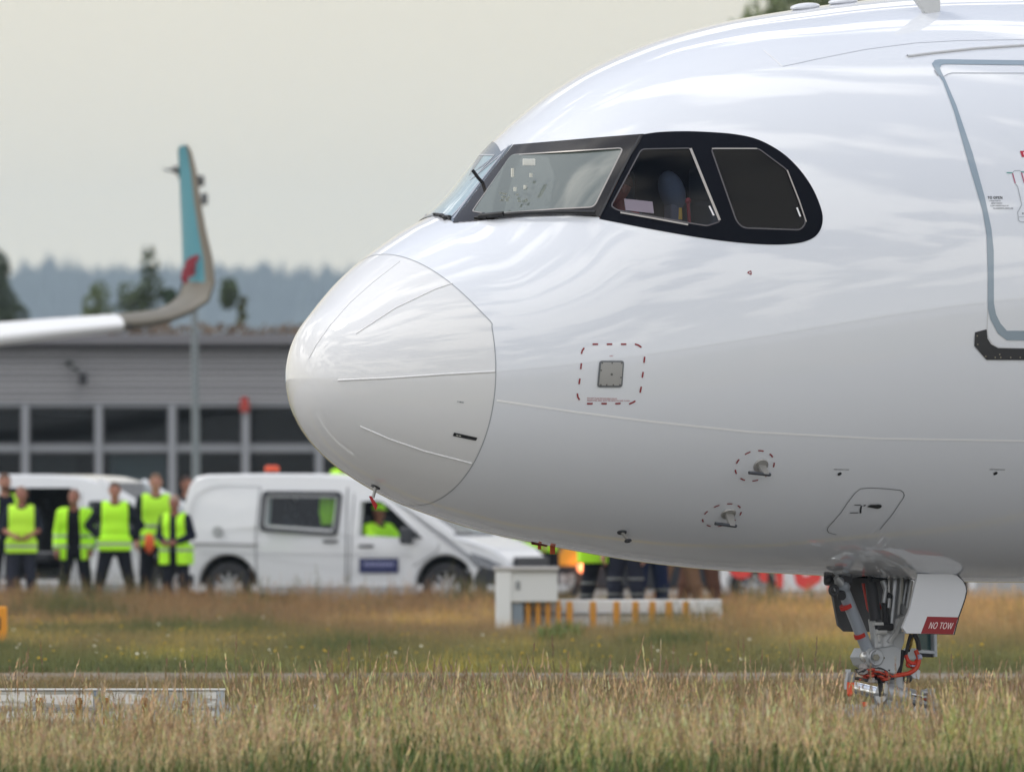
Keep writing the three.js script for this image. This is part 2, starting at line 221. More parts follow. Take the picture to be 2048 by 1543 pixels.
// ------------------------------------------------------------------ wing of another jet with an upturned winglet
{
  const d = 206, sc = d / 28800, o = at(300, 640, d);
  const t = thing('parked_jet_wing', 'white wing with a teal upturned winglet of a parked jet behind', 'aircraft', [o.x, o.y, o.z]);
  // sections: leading edge pixel, trailing edge pixel, thickness in metres, chord depth in metres
  const sec = [[-900, 800, -1000, 775, .60, 3.4], [-400, 738, -480, 716, .46, 2.6], [0, 675, -70, 655, .33, 2.0], [130, 661, 70, 643, .285, 1.8], [248, 649, 195, 634, .24, 1.6], [300, 643, 250, 627, .215, 1.5], [345, 635, 296, 620, .19, 1.42], [383, 620, 330, 606, .17, 1.34], [416, 600, 352, 588, .155, 1.26], [428, 566, 361, 560, .14, 1.18], [424, 520, 361, 520, .125, 1.08], [410, 460, 360, 466, .11, .96], [399, 400, 358, 410, .095, .84], [391, 340, 356, 352, .08, .7], [382, 302, 354, 306, .055, .5], [374, 289, 355, 292, .02, .36]];
  const P = (s) => V((s[0] - 300) * sc, (640 - s[1]) * sc, 0), Q = (s) => V((s[2] - 300) * sc, (640 - s[3]) * sc, -s[5]);
  const M = 20, ring = sec.map((s, i) => {
    const le = P(s), te = Q(s), a = P(sec[Math.max(0, i - 1)]), b = P(sec[Math.min(sec.length - 1, i + 1)]), span = b.sub(a).normalize(), ch = te.clone().sub(le), n = ch.clone().normalize().cross(span).normalize().multiplyScalar(-1), pts = [];
    if (n.y < 0 && i < 8) n.multiplyScalar(-1);
    for (let k = 0; k < M; k++) { const up = k < M / 2 ? 1 : -1, q = k < M / 2 ? k / (M / 2) : 1 - (k - M / 2) / (M / 2), x = q * q; pts.push(le.clone().addScaledVector(ch, x).addScaledVector(n, up * s[4] * 0.5 * (2.969 * Math.sqrt(x) - 1.26 * x - 3.516 * x * x + 2.843 * x ** 3 - 1.036 * x ** 4))); }
    return pts;
  });
  const loft = (a, b, k0 = 0, k1 = M, out = 0) => { const pos = []; for (let i = a; i < b; i++) for (let k = k0; k < k1; k++) { const A = ring[i][k % M], B = ring[i][(k + 1) % M], C = ring[i + 1][(k + 1) % M], E = ring[i + 1][k % M]; for (const p of [A, E, B, B, E, C]) pos.push(p.x, p.y, p.z); } let g = new THREE.BufferGeometry(); g.setAttribute('position', new THREE.Float32BufferAttribute(pos, 3)); g = mergeVertices(g, 1e-4); g.computeVertexNormals(); return g; };
  const dbl = { side: THREE.DoubleSide };
  part('wing', loft(0, 4), mat(0.80, 0.80, 0.80, 0.35, dbl), t); part('wing_tip', loft(4, 9), mat(0.15, 0.135, 0.105, 0.5, dbl), t, 'beige grey unpainted wing tip curving up');
  // leading edge of the winglet stays beige, its faces are teal
  part('winglet_edge', [loft(9, 15, 0, 4), loft(9, 15, M - 4, M)], mat(0.20, 0.175, 0.135, 0.5, dbl), t);
  const wl = part('winglet', merge([loft(9, 15, 4, M - 4)]), mat(0.075, 0.29, 0.35, 0.4, dbl), t, 'teal painted face of the upturned winglet');
  const em = [[382, 524, 17, 11, -.7], [376, 541, 15, 12, -.5], [393, 514, 10, 6, -.6], [367, 555, 7, 11, -.3]].map(([px, py, a, b, r]) => new THREE.CylinderGeometry(1, 1, 0.02, 18).rotateX(Math.PI / 2).scale(a * sc, b * sc, 1).rotateZ(-r).translate((px - 300) * sc, (640 - py) * sc, 0)).map((g, i) => g.rotateY(0).translate(0, 0, [-0.50, -0.56, -0.36, -0.74][i] + 0.06));
  part('emblem', em, mat(0.38, 0.04, 0.06, 0.5), wl);
  part('aileron_gap', bx(0.012, 0.16, 0.3, -0.30, 0.02, -0.1).rotateZ(0.4), mat(0.04, 0.04, 0.04, 0.8), t);
}
// ------------------------------------------------------------------ iso surfaces for bodies
function iso(f, lo, hi, cell, color) {   // surface nets of f = 0 (f < 0 inside)
  const n = [0, 1, 2].map((k) => Math.ceil((hi[k] - lo[k]) / cell) + 1), [nx, ny, nz] = n, v = new Float32Array(nx * ny * nz), id = new Int32Array(nx * ny * nz).fill(-1), pos = [], nor = [], idx = [];
  const I = (x, y, z) => x + nx * (y + ny * z);
  for (let z = 0; z < nz; z++) for (let y = 0; y < ny; y++) for (let x = 0; x < nx; x++) v[I(x, y, z)] = f(lo[0] + x * cell, lo[1] + y * cell, lo[2] + z * cell);
  const E = []; for (let a = 0; a < 8; a++) for (const b of [1, 2, 4]) if (!(a & b)) E.push([a, a | b]);
  for (let z = 0; z < nz - 1; z++) for (let y = 0; y < ny - 1; y++) for (let x = 0; x < nx - 1; x++) {
    const c = []; let m = 0; for (let k = 0; k < 8; k++) { c[k] = v[I(x + (k & 1), y + (k >> 1 & 1), z + (k >> 2))]; if (c[k] < 0) m++; }
    if (m === 0 || m === 8) continue;
    let px = 0, py = 0, pz = 0, q = 0;
    for (const [a, b] of E) if ((c[a] < 0) !== (c[b] < 0)) { const t = c[a] / (c[a] - c[b]); px += (a & 1) + t * ((b & 1) - (a & 1)); py += (a >> 1 & 1) + t * ((b >> 1 & 1) - (a >> 1 & 1)); pz += (a >> 2) + t * ((b >> 2) - (a >> 2)); q++; }
    id[I(x, y, z)] = pos.length / 3; const X = lo[0] + (x + px / q) * cell, Y = lo[1] + (y + py / q) * cell, Z = lo[2] + (z + pz / q) * cell; pos.push(X, Y, Z);
    const gx = c[1] + c[3] + c[5] + c[7] - c[0] - c[2] - c[4] - c[6], gy = c[2] + c[3] + c[6] + c[7] - c[0] - c[1] - c[4] - c[5], gg = c[4] + c[5] + c[6] + c[7] - c[0] - c[1] - c[2] - c[3], L = Math.hypot(gx, gy, gg) || 1; nor.push(gx / L, gy / L, gg / L);
  }
  const quad = (a, b, c, d, flip) => { if (a < 0 || b < 0 || c < 0 || d < 0) return; if (flip) idx.push(a, c, b, a, d, c); else idx.push(a, b, c, a, c, d); };
  for (let z = 1; z < nz - 1; z++) for (let y = 1; y < ny - 1; y++) for (let x = 1; x < nx - 1; x++) {
    const s = v[I(x, y, z)] < 0;
    if (s !== (v[I(x + 1, y, z)] < 0)) quad(id[I(x, y - 1, z - 1)], id[I(x, y, z - 1)], id[I(x, y, z)], id[I(x, y - 1, z)], !s);
    if (s !== (v[I(x, y + 1, z)] < 0)) quad(id[I(x - 1, y, z - 1)], id[I(x - 1, y, z)], id[I(x, y, z)], id[I(x, y, z - 1)], !s);
    if (s !== (v[I(x, y, z + 1)] < 0)) quad(id[I(x - 1, y - 1, z)], id[I(x, y - 1, z)], id[I(x, y, z)], id[I(x - 1, y, z)], !s);
  }
  const g = new THREE.BufferGeometry(); g.setAttribute('position', new THREE.Float32BufferAttribute(pos, 3)); g.setAttribute('normal', new THREE.Float32BufferAttribute(nor, 3)); g.setAttribute('uv', new THREE.Float32BufferAttribute(new Float32Array(pos.length / 3 * 2), 2)); g.setIndex(idx);
  return color ? paint(g, ...color) : g;
}
function cap(a, b, ra, rb) { const dx = b[0] - a[0], dy = b[1] - a[1], dz = b[2] - a[2], L = dx * dx + dy * dy + dz * dz || 1e-9; return (x, y, z) => { const t = clamp(((x - a[0]) * dx + (y - a[1]) * dy + (z - a[2]) * dz) / L, 0, 1); return Math.hypot(x - a[0] - t * dx, y - a[1] - t * dy, z - a[2] - t * dz) - lerp(ra, rb, t); }; }
function ell(c, r) { const m = Math.min(...r); return (x, y, z) => (Math.hypot((x - c[0]) / r[0], (y - c[1]) / r[1], (z - c[2]) / r[2]) - 1) * m; }
const smin = (a, b, k) => { const h = clamp(0.5 + 0.5 * (b - a) / k, 0, 1); return b + (a - b) * h - k * h * (1 - h); };
const join = (fs, k) => (x, y, z) => { let d = fs[0](x, y, z); for (let i = 1; i < fs.length; i++) d = smin(d, fs[i](x, y, z), k); return d; };
// a relaxed hand: wrist at the origin, fingers along -y, thumb on +z
const HAND = (() => {
  const fs = [cap([0, 0, 0], [0, -0.085, 0.004], 0.024, 0.032), cap([0, -0.03, -0.02], [0, -0.09, -0.026], 0.016, 0.013), cap([0, -0.03, 0.02], [0, -0.09, 0.026], 0.016, 0.014)];
  const palm = join(fs, 0.02), fing = [];
  [[0.029, 0.07, 0.0085], [0.010, 0.08, 0.009], [-0.010, 0.074, 0.0085], [-0.029, 0.058, 0.0075]].forEach(([z, L, r], i) => { const a = [0.002, -0.088, z], b = [0.008 + i * 0.002, -0.088 - L * 0.45, z * 1.08], c = [0.026 + i * 0.003, -0.088 - L * 0.78, z * 1.1], e = [0.046, -0.088 - L * 0.95, z * 1.08]; fing.push(cap(a, b, r * 1.12, r), cap(b, c, r, r * 0.92), cap(c, e, r * 0.92, r * 0.8)); });
  fing.push(cap([0.005, -0.028, 0.024], [0.02, -0.062, 0.054], 0.0135, 0.0105), cap([0.02, -0.062, 0.054], [0.03, -0.092, 0.058], 0.0105, 0.0085));
  return iso((x, y, z) => smin(palm(x, y, z), Math.min(...fing.map((q) => q(x, y, z))), 0.006), [-0.045, -0.19, -0.06], [0.075, 0.035, 0.085], 0.006);
})();
// a head: chin-to-crown 0.23, centre at the origin, face towards +z
const HEAD = (() => {
  const f = join([ell([0, 0.025, -0.012], [0.076, 0.092, 0.096]), ell([0, -0.035, 0.018], [0.060, 0.078, 0.072]), ell([0, -0.085, 0.048], [0.026, 0.024, 0.028])], 0.03);
  const nose = cap([0, 0.012, 0.086], [0, -0.026, 0.106], 0.010, 0.015), brow = cap([-0.035, 0.028, 0.074], [0.035, 0.028, 0.074], 0.011, 0.011), ears = [ell([-0.079, -0.004, -0.006], [0.010, 0.031, 0.018]), ell([0.079, -0.004, -0.006], [0.010, 0.031, 0.018])], lip = cap([-0.018, -0.055, 0.083], [0.018, -0.055, 0.083], 0.0085, 0.0085), eye = [ell([-0.031, 0.008, 0.090], [0.016, 0.010, 0.014]), ell([0.031, 0.008, 0.090], [0.016, 0.010, 0.014])];
  const all = (x, y, z) => { let d = smin(f(x, y, z), Math.min(nose(x, y, z), brow(x, y, z)), 0.018); d = smin(d, Math.min(ears[0](x, y, z), ears[1](x, y, z)), 0.008); d = smin(d, lip(x, y, z), 0.008); return Math.max(d, -Math.min(eye[0](x, y, z), eye[1](x, y, z))); };
  return iso(all, [-0.11, -0.13, -0.13], [0.11, 0.14, 0.14], 0.0085);
})();
const HAIR = (cut) => iso((x, y, z) => { const d = ell([0, 0.034, -0.02], [0.084, 0.094, 0.100])(x, y, z); return Math.max(d, -(y - 0.028 - (z + 0.03) * 0.36 - cut), z - 0.086); }, [-0.11, -0.13, -0.14], [0.11, 0.15, 0.12], 0.009);
const HAIRS = [HAIR(0), HAIR(0.03)], BEARD = iso((x, y, z) => Math.max(ell([0, -0.055, 0.026], [0.064, 0.066, 0.076])(x, y, z), y + 0.03, -(z - 0.005)), [-0.1, -0.14, -0.06], [0.1, 0.0, 0.13], 0.009);
const CAP = merge([iso((x, y, z) => Math.max(ell([0, 0.05, -0.012], [0.090, 0.092, 0.106])(x, y, z), -(y - 0.045)), [-0.12, 0.0, -0.14], [0.12, 0.16, 0.12], 0.009), iso((x, y, z) => Math.max(ell([0, 0.052, 0.08], [0.075, 0.012, 0.09])(x, y, z), -(z - 0.06)), [-0.1, 0.03, 0.03], [0.1, 0.08, 0.19], 0.008)]);

const skinTones = [[0.36, 0.16, 0.10], [0.30, 0.12, 0.08], [0.38, 0.18, 0.12]];
const hiVis = mat(0.47, 0.94, 0.02, 0.75), silver = mat(0.30, 0.34, 0.28, 0.4);
// P: height, hem widths, joint overrides. Local axes: x across (person's left = -x when facing +z), y up, z forward
function person(label, pos, turn, P = {}, grp) {
  const t = thing('person', label, 'person', pos, turn, grp), k = (P.h ?? 1.78) / 1.78, R = rng((P.seed ?? 1) * 97);
  const sit = P.sit, hipY = sit ? 0.0 : 0.93, lean = P.lean ?? 0;
  const J = { pel: [0, hipY, 0], ch: [0, hipY + 0.36, lean * 0.5], nk: [0, hipY + 0.55, lean * 0.9], hd: [0, hipY + 0.735, lean * 1.2 + 0.02] };
  for (const s of [-1, 1]) {
    const q = s < 0 ? 'L' : 'R', st = P.stance ?? 0.11;
    J['sh' + q] = [s * 0.185, hipY + 0.5, lean * 0.8]; J['hip' + q] = [s * 0.095, hipY - 0.02, 0];
    J['kn' + q] = sit ? [s * 0.14, hipY + 0.03, 0.44] : [s * (0.095 + st * 0.35), 0.49, 0.02]; J['an' + q] = sit ? [s * 0.14, hipY - 0.40, 0.46] : [s * (0.095 + st * 0.7), 0.09, -0.01];
    const arm = P['arm' + q] ?? P.arm ?? 'down';
    if (arm === 'down') { J['el' + q] = [s * 0.25, hipY + 0.22, lean * 0.7 - 0.03]; J['wr' + q] = [s * 0.255, hipY - 0.02, lean * 0.7 + 0.06]; }
    if (arm === 'hold') { J['el' + q] = [s * 0.27, hipY + 0.24, lean * 0.7 - 0.02]; J['wr' + q] = [s * 0.10, hipY + 0.14, lean * 0.7 + 0.25]; }
    if (arm === 'phone') { J['el' + q] = [s * 0.25, hipY + 0.25, lean * 0.7 + 0.06]; J['wr' + q] = [s * 0.05, hipY + 0.30, lean * 0.7 + 0.30]; }
    if (arm === 'hip') { J['el' + q] = [s * 0.36, hipY + 0.26, -0.06]; J['wr' + q] = [s * 0.2, hipY + 0.07, 0.06]; }
    if (arm === 'reach') { J['el' + q] = [s * 0.26, hipY + 0.30, 0.18]; J['wr' + q] = [s * 0.2, hipY + 0.28, 0.44]; }
  }
  const b = (a, c, ra, rb) => cap(J[a], J[c], ra, rb), w = P.girth ?? 1;
  const flat = (f, m) => (x, y, z) => f(x, y, z * m) ;   // torso a little flatter than wide
  const torso = flat(join([cap([-0.07, hipY, 0], [0.07, hipY, 0], 0.125 * w, 0.125 * w), cap([-0.05, hipY + 0.2, lean * 0.3], [0.05, hipY + 0.2, lean * 0.3], 0.125 * w, 0.125 * w), cap([-0.09, hipY + 0.40, lean * 0.6], [0.09, hipY + 0.40, lean * 0.6], 0.125, 0.125), cap([-0.14, hipY + 0.49, lean * 0.8], [0.14, hipY + 0.49, lean * 0.8], 0.07, 0.07)], 0.07), 1.18);
  const legs = ['L', 'R'].map((q) => join([b('hip' + q, 'kn' + q, 0.092, 0.062), b('kn' + q, 'an' + q, 0.058, 0.042)], 0.03));
  const arms = ['L', 'R'].map((q) => join([b('sh' + q, 'el' + q, 0.058, 0.043), b('el' + q, 'wr' + q, 0.042, 0.029)], 0.02));
  const neck = cap(J.nk, J.hd, 0.056, 0.052), leg2 = (x, y, z) => Math.min(legs[0](x, y, z), legs[1](x, y, z)), arm2 = (x, y, z) => Math.min(arms[0](x, y, z), arms[1](x, y, z));
  const feet = ['L', 'R'].map((q) => { const a = J['an' + q]; return cap([a[0], a[1] - 0.05, a[2] - 0.03], [a[0] * 1.1, a[1] - 0.055, a[2] + 0.15], 0.042, 0.036); }), feet2 = (x, y, z) => Math.min(feet[0](x, y, z), feet[1](x, y, z));
  const lo = [-0.5, sit ? -0.5 : -0.02, -0.28], hi = [0.5, hipY + 0.72, sit ? 0.68 : 0.45], cell = P.cell ?? 0.024;
  const skin = skinTones[(P.seed ?? 0) % 3];
  const body = iso((x, y, z) => smin(smin(smin(torso(x, y, z), leg2(x, y, z), 0.05), arm2(x, y, z), 0.04), Math.min(neck(x, y, z), feet2(x, y, z)), 0.03), lo, hi, cell, skin);
  const hp = new THREE.Matrix4().compose(V(...J.hd), new THREE.Quaternion().setFromEuler(new THREE.Euler(P.nod ?? 0.05, P.look ?? 0, 0)), V(1, 1, 1));
  const bits = [body, paint(HEAD.clone(), ...skin).applyMatrix4(hp)];
  for (const s of [-1, 1]) bits.push(paint(ball(V(s * 0.031, 0.008, 0.080), 0.0115, 1, 0.8, 1, 8), 0.05, 0.04, 0.035).applyMatrix4(hp));
  for (const [s, q] of [[-1, 'L'], [1, 'R']]) {
    const dir = V(...J['wr' + q]).sub(V(...J['el' + q])).normalize(), m = new THREE.Matrix4().compose(V(...J['wr' + q]), new THREE.Quaternion().setFromUnitVectors(V(0, -1, 0), dir), V(-s, 1, 1));
    let g = paint(HAND.clone(), ...skin); if (s > 0) { g.applyMatrix4(m); const ix = g.index.array; for (let i = 0; i < ix.length; i += 3) { const a = ix[i]; ix[i] = ix[i + 1]; ix[i + 1] = a; } const nn = g.attributes.normal; } else g.applyMatrix4(m);
    g.computeVertexNormals(); bits.push(g);
  }
  part('body', bits, mat(1, 1, 1, 0.6, { vertexColors: true }), t);
  if (P.hat) part('cap', CAP.clone().applyMatrix4(hp), P.hat, t);
  else if (P.hair !== null) part('hair', HAIRS[P.hairCut ?? 0].clone().applyMatrix4(hp), mat(...(P.hair ?? [0.05, 0.035, 0.025]), 0.8), t);
  if (P.beard) part('beard', BEARD.clone().applyMatrix4(hp), mat(...P.beard, 0.9), t);
  const wr = ['L', 'R'].map((q) => J['wr' + q]), cuff = P.shortSleeve ? 0.30 : 0.02;
  const sleeve = (x, y, z) => { let d = arm2(x, y, z); for (const q of ['L', 'R']) { const e = J['el' + q], a = J['wr' + q]; const L = Math.hypot(...a.map((v, i) => v - e[i])), pr = ((x - e[0]) * (a[0] - e[0]) + (y - e[1]) * (a[1] - e[1]) + (z - e[2]) * (a[2] - e[2])) / L; if (Math.sign(x || 1) === Math.sign(e[0])) d = Math.max(d, pr - (L - cuff)); } return d; };
  part('jacket', iso((x, y, z) => Math.max(smin(torso(x, y, z) - 0.016, sleeve(x, y, z) - 0.018, 0.04), hipY - 0.04 - y, y - hipY - 0.575), lo, hi, cell), mat(...(P.jacket ?? [0.014, 0.015, 0.022]), 0.95, { specularIntensity: 0.2 }), t);
  part('trousers', iso((x, y, z) => Math.max(smin(leg2(x, y, z) - 0.022, torso(x, y, z) - 0.012, 0.04), y - hipY - 0.06, sit ? -10 : 0.085 - y), lo, hi, cell), mat(...(P.trousers ?? [0.013, 0.014, 0.02]), 0.95, { specularIntensity: 0.2 }), t);
  for (const i of [0, 1]) { const fx = J[i ? 'anR' : 'anL'][0] * 1.05; part('shoe', iso((x, y, z) => feet[i](x, y, z) - 0.012, [fx - 0.1, (sit ? -0.5 : -0.02), -0.15], [fx + 0.1, (sit ? -0.28 : 0.14), sit ? 0.7 : 0.25], 0.02), mat(0.02, 0.018, 0.016, 0.7), t); }
  if (P.vest !== false) {
    const hem = hipY - (P.hem ?? 0.09), open = P.open ?? 0;
    const vf = (x, y, z) => { const a = torso(x, y, z) - 0.036, q = P.sleeves ? Math.min(a, sleeve(x, y, z) - 0.034) : a; return Math.max(q, hem - y, y - hipY - 0.63, 0.035 - neck(x, y, z), P.sleeves ? -9 : Math.abs(x) - 0.185 - 0.25 * Math.max(0, 0.3 - y + hipY) * 0.3, open && z > 0 ? open * (1 + 0.5 * (hipY + 0.5 - y)) - Math.abs(x) : -9); };
    // the skirt of the vest hangs straight below the waist
    const v = part('safety_vest', iso((x, y, z) => Math.min(vf(x, y, z), Math.max(Math.abs(x) - 0.205 * w, Math.abs(z) - 0.15 * w, hem - y, y - hipY - 0.1, open && z > 0 ? open * (1 + 0.5 * (hipY + 0.5 - y)) - Math.abs(x) : -9)), lo, hi, 0.02), P.vestMat ?? hiVis, t);
    for (const yb of P.bands ?? [hipY + 0.02, hipY + 0.17]) part('reflective_band', iso((x, y, z) => Math.max(Math.min(vf(x, y, z), Math.max(Math.abs(x) - 0.205 * w, Math.abs(z) - 0.15 * w, y - hipY - 0.1, hem - y)) - 0.005, Math.abs(y - yb) - 0.026, open && z > 0 ? open - Math.abs(x) : -9), [-0.4, yb - 0.06, -0.3], [0.4, yb + 0.06, 0.3], 0.016), silver, v);
  }
  if (P.legBands) for (const yb of P.legBands) for (const i of [0, 1]) part('leg_band', iso((x, y, z) => Math.max(legs[i](x, y, z) - 0.028, Math.abs(y - yb) - 0.018), [-0.4, yb - 0.06, -0.2], [0.4, yb + 0.06, 0.25], 0.016), mat(0.16, 0.17, 0.17, 0.5), t);
  t.scale.setScalar(k); return t;
}
const stand = (px, d) => { const p = at(px, 997, d); return [p.x, 0, p.z]; };
const G1 = null;
person('tall bearded person in black with a strip of hi-vis at the frame edge', stand(8, 199), 0.3, { h: 1.88, seed: 2, hair: [0.10, 0.05, 0.03], beard: [0.14, 0.06, 0.035], open: 0.11, jacket: [0.012, 0.014, 0.022] });
person('person in closed yellow vest with hands held together at the waist', stand(42, 196.5), 0.05, { h: 1.70, seed: 1, vestMat: mat(0.52, 0.90, 0.04, 0.75), arm: 'hold', girth: 1.1, hair: [0.22, 0.12, 0.08], hairCut: 0, shortSleeve: true, jacket: [0.02, 0.025, 0.035], trousers: [0.028, 0.03, 0.042], bands: [0.93] });
person('bearded person leaning forward in a wide open yellow jacket over black', stand(150, 197.5), -0.15, { h: 1.66, seed: 4, lean: 0.07, open: 0.085, hem: 0.18, beard: [0.24, 0.12, 0.08], hair: [0.20, 0.10, 0.07], sleeves: true, stance: 0.18, jacket: [0.008, 0.008, 0.012] });
person('person standing feet apart in zipped yellow vest beside the white van front', stand(229, 197), 0.05, { h: 1.76, seed: 3, girth: 1.12, stance: 0.26, hair: [0.06, 0.035, 0.025], arm: 'hip', bands: [0.93], jacket: [0.012, 0.014, 0.02] });
person('tall person in yellow vest with an orange cloth at the hip', stand(311, 198), 0.1, { h: 1.88, seed: 2, vestMat: mat(0.45, 0.84, 0.03, 0.75), hair: [0.13, 0.075, 0.045], jacket: [0.015, 0.018, 0.02] });
{ const p = at(298, 1087, 197.6); const g = ball(V(0, 0, 0), 0.09, 0.8, 1.5, 0.7, 14), q = g.attributes.position; for (let i = 0; i < q.count; i++) { const s = 1 + 0.25 * (hash2(i, 3, 5) - 0.5); q.setXYZ(i, q.getX(i) * s, q.getY(i) * s, q.getZ(i) * s); } const m = solo('orange_cloth', g, mat(0.75, 0.12, 0.03, 0.8), 'orange cloth hanging at the hip of the tall man beside the van', 'cloth'); m.position.copy(p); }
person('shorter person with bowed head, open yellow vest, holding something near van rear', stand(352, 195.2), -0.35, { h: 1.58, seed: 1, lean: 0.05, arm: 'hold', open: 0.05, nod: 0.35, girth: 1.1, hair: [0.30, 0.2, 0.15], jacket: [0.012, 0.014, 0.025], hem: 0.2 });
person('person in dark clothes half hidden behind the rear of the white van', stand(372, 207), 0.4, { h: 1.86, seed: 0, vest: false, hair: [0.07, 0.04, 0.03] });
{ const s = thing('step_platform', 'low steel step platform behind the white van', 'platform', stand(692, 222)); part('deck', bx(1.2, 0.06, 0.8, 0, 0.45, 0), mat(0.2, 0.2, 0.2, 0.5), s); for (const a of [-1, 1]) for (const b of [-1, 1]) part('leg', bx(0.05, 0.42, 0.05, a * 0.55, 0.21, b * 0.35), mat(0.2, 0.2, 0.2, 0.5), s); }
{ const q = stand(692, 222); person('person in hi-vis jacket seen just above the van roof beside the jet chin', [q[0], 0.48, q[2]], -0.5, { h: 1.78, seed: 1, sleeves: true, armR: 'reach' }); }
person('person in yellow vest beyond the van bonnet under the jet chin', stand(1052, 206), 0.2, { h: 1.78, seed: 2, hem: 0.1 });
person('person in yellow and orange jacket beside the yellow vehicle bonnet', stand(1090, 207), -0.2, { h: 1.74, seed: 3, hem: 0.14, trousers: [0.02, 0.02, 0.025] });
person('person with striped dark trousers and yellow coat hem under the belly', stand(1204, 170), 0.1, { h: 1.8, girth: 1.35, arm: 'hip', seed: 1, sleeves: true, hem: 0.16, legBands: [0.40, 0.54] , stance: 0.2 });
person('person in dark trousers with silver leg bands standing right of the yellow coat', stand(1252, 169.5), -0.2, { h: 1.78, seed: 2, hem: -0.3, legBands: [0.42, 0.60], trousers: [0.02, 0.022, 0.035] });
person('person in dark blue trousers nearest the brown uniforms under the belly', stand(1300, 171), 0.2, { h: 1.82, seed: 0, hem: -0.3, trousers: [0.012, 0.018, 0.05], legBands: [0.45] });
person('person in brown protective trousers under the jet belly', stand(1356, 176), 0.1, { h: 1.8, seed: 1, vest: false, jacket: [0.17, 0.10, 0.06], trousers: [0.17, 0.10, 0.062], stance: 0.3, girth: 1.2 });
person('person in dark brown trousers next to the white response car', stand(1400, 178), -0.1, { h: 1.8, seed: 2, vest: false, jacket: [0.10, 0.05, 0.035], trousers: [0.10, 0.05, 0.035], stance: 0.22, girth: 1.15 });

// ------------------------------------------------------------------ vehicles
const vanWhite = mat(0.66, 0.67, 0.68, 0.35, { clearcoat: 1, clearcoatRoughness: 0.08 }), rubber = mat(0.018, 0.018, 0.02, 0.8), blackPlastic = mat(0.03, 0.032, 0.038, 0.55), seam = mat(0.12, 0.125, 0.13, 0.7), alloy = mat(0.45, 0.45, 0.46, 0.35, { metalness: 0.6 }), glass = new THREE.MeshPhysicalMaterial({ color: new THREE.Color(0.62, 0.68, 0.68), transmission: 1, thickness: 0, roughness: 0.02 });
function wheel(parent, x, y, z, r, side) {
  const w = group('wheel', parent); w.position.set(x, y, z);
  const prof = [[r * .62, -.10], [r * .9, -.105], [r * .985, -.085], [r, -.04], [r, .04], [r * .985, .085], [r * .9, .105], [r * .62, .10]].map(([a, b]) => new THREE.Vector2(a, b));
  part('tyre', new THREE.LatheGeometry(prof, 36).rotateX(Math.PI / 2), rubber, w);
  const rim = [new THREE.LatheGeometry([[r * .64, -.09], [r * .6, -.05], [r * .6, .05], [r * .64, .09]].map(([a, b]) => new THREE.Vector2(a, b)), 30).rotateX(Math.PI / 2), new THREE.CylinderGeometry(r * .2, r * .2, .05, 16).rotateX(Math.PI / 2).translate(0, 0, side * .06)];
  for (let i = 0; i < 10; i++) rim.push(bx(r * .10, r * .46, .03, 0, r * .38, side * .055).rotateZ(i * Math.PI / 5));
  part('rim', rim, alloy, w);
  part('brake_disc', new THREE.CylinderGeometry(r * .45, r * .45, .03, 20).rotateX(Math.PI / 2), mat(0.12, 0.115, 0.11, 0.5, { metalness: 0.5 }), w);
}
function outline(pts, holes = []) { const s = new THREE.Shape(); pts.forEach((p, i) => i ? s.lineTo(...p) : s.moveTo(...p)); for (const h of holes) { const q = new THREE.Path(); h.forEach((p, i) => i ? q.lineTo(...p) : q.moveTo(...p)); s.holes.push(q); } return s; }
function roundPoly(pts, r, n = 4) { const out = []; pts.forEach((p, i) => { const a = pts[(i + pts.length - 1) % pts.length], b = pts[(i + 1) % pts.length], rr = Array.isArray(r) ? r[i] : r, la = Math.hypot(a[0] - p[0], a[1] - p[1]), lb = Math.hypot(b[0] - p[0], b[1] - p[1]), ra = Math.min(rr, la * .45), rb = Math.min(rr, lb * .45), A = [p[0] + (a[0] - p[0]) / la * ra, p[1] + (a[1] - p[1]) / la * ra], B = [p[0] + (b[0] - p[0]) / lb * rb, p[1] + (b[1] - p[1]) / lb * rb]; if (rr <= 0) { out.push(p); return; } for (let k = 0; k <= n; k++) { const t = k / n, u = 1 - t; out.push([u * u * A[0] + 2 * u * t * p[0] + t * t * B[0], u * u * A[1] + 2 * u * t * p[1] + t * t * B[1]]); } }); return out; }
const arch = (cx, cy, r, y0) => { const o = [], a0 = Math.asin((y0 - cy) / r); for (let i = 0; i <= 14; i++) { const a = lerp(a0, Math.PI - a0, i / 14); o.push([cx + r * Math.cos(a), cy + r * Math.sin(a)]); } return o; };
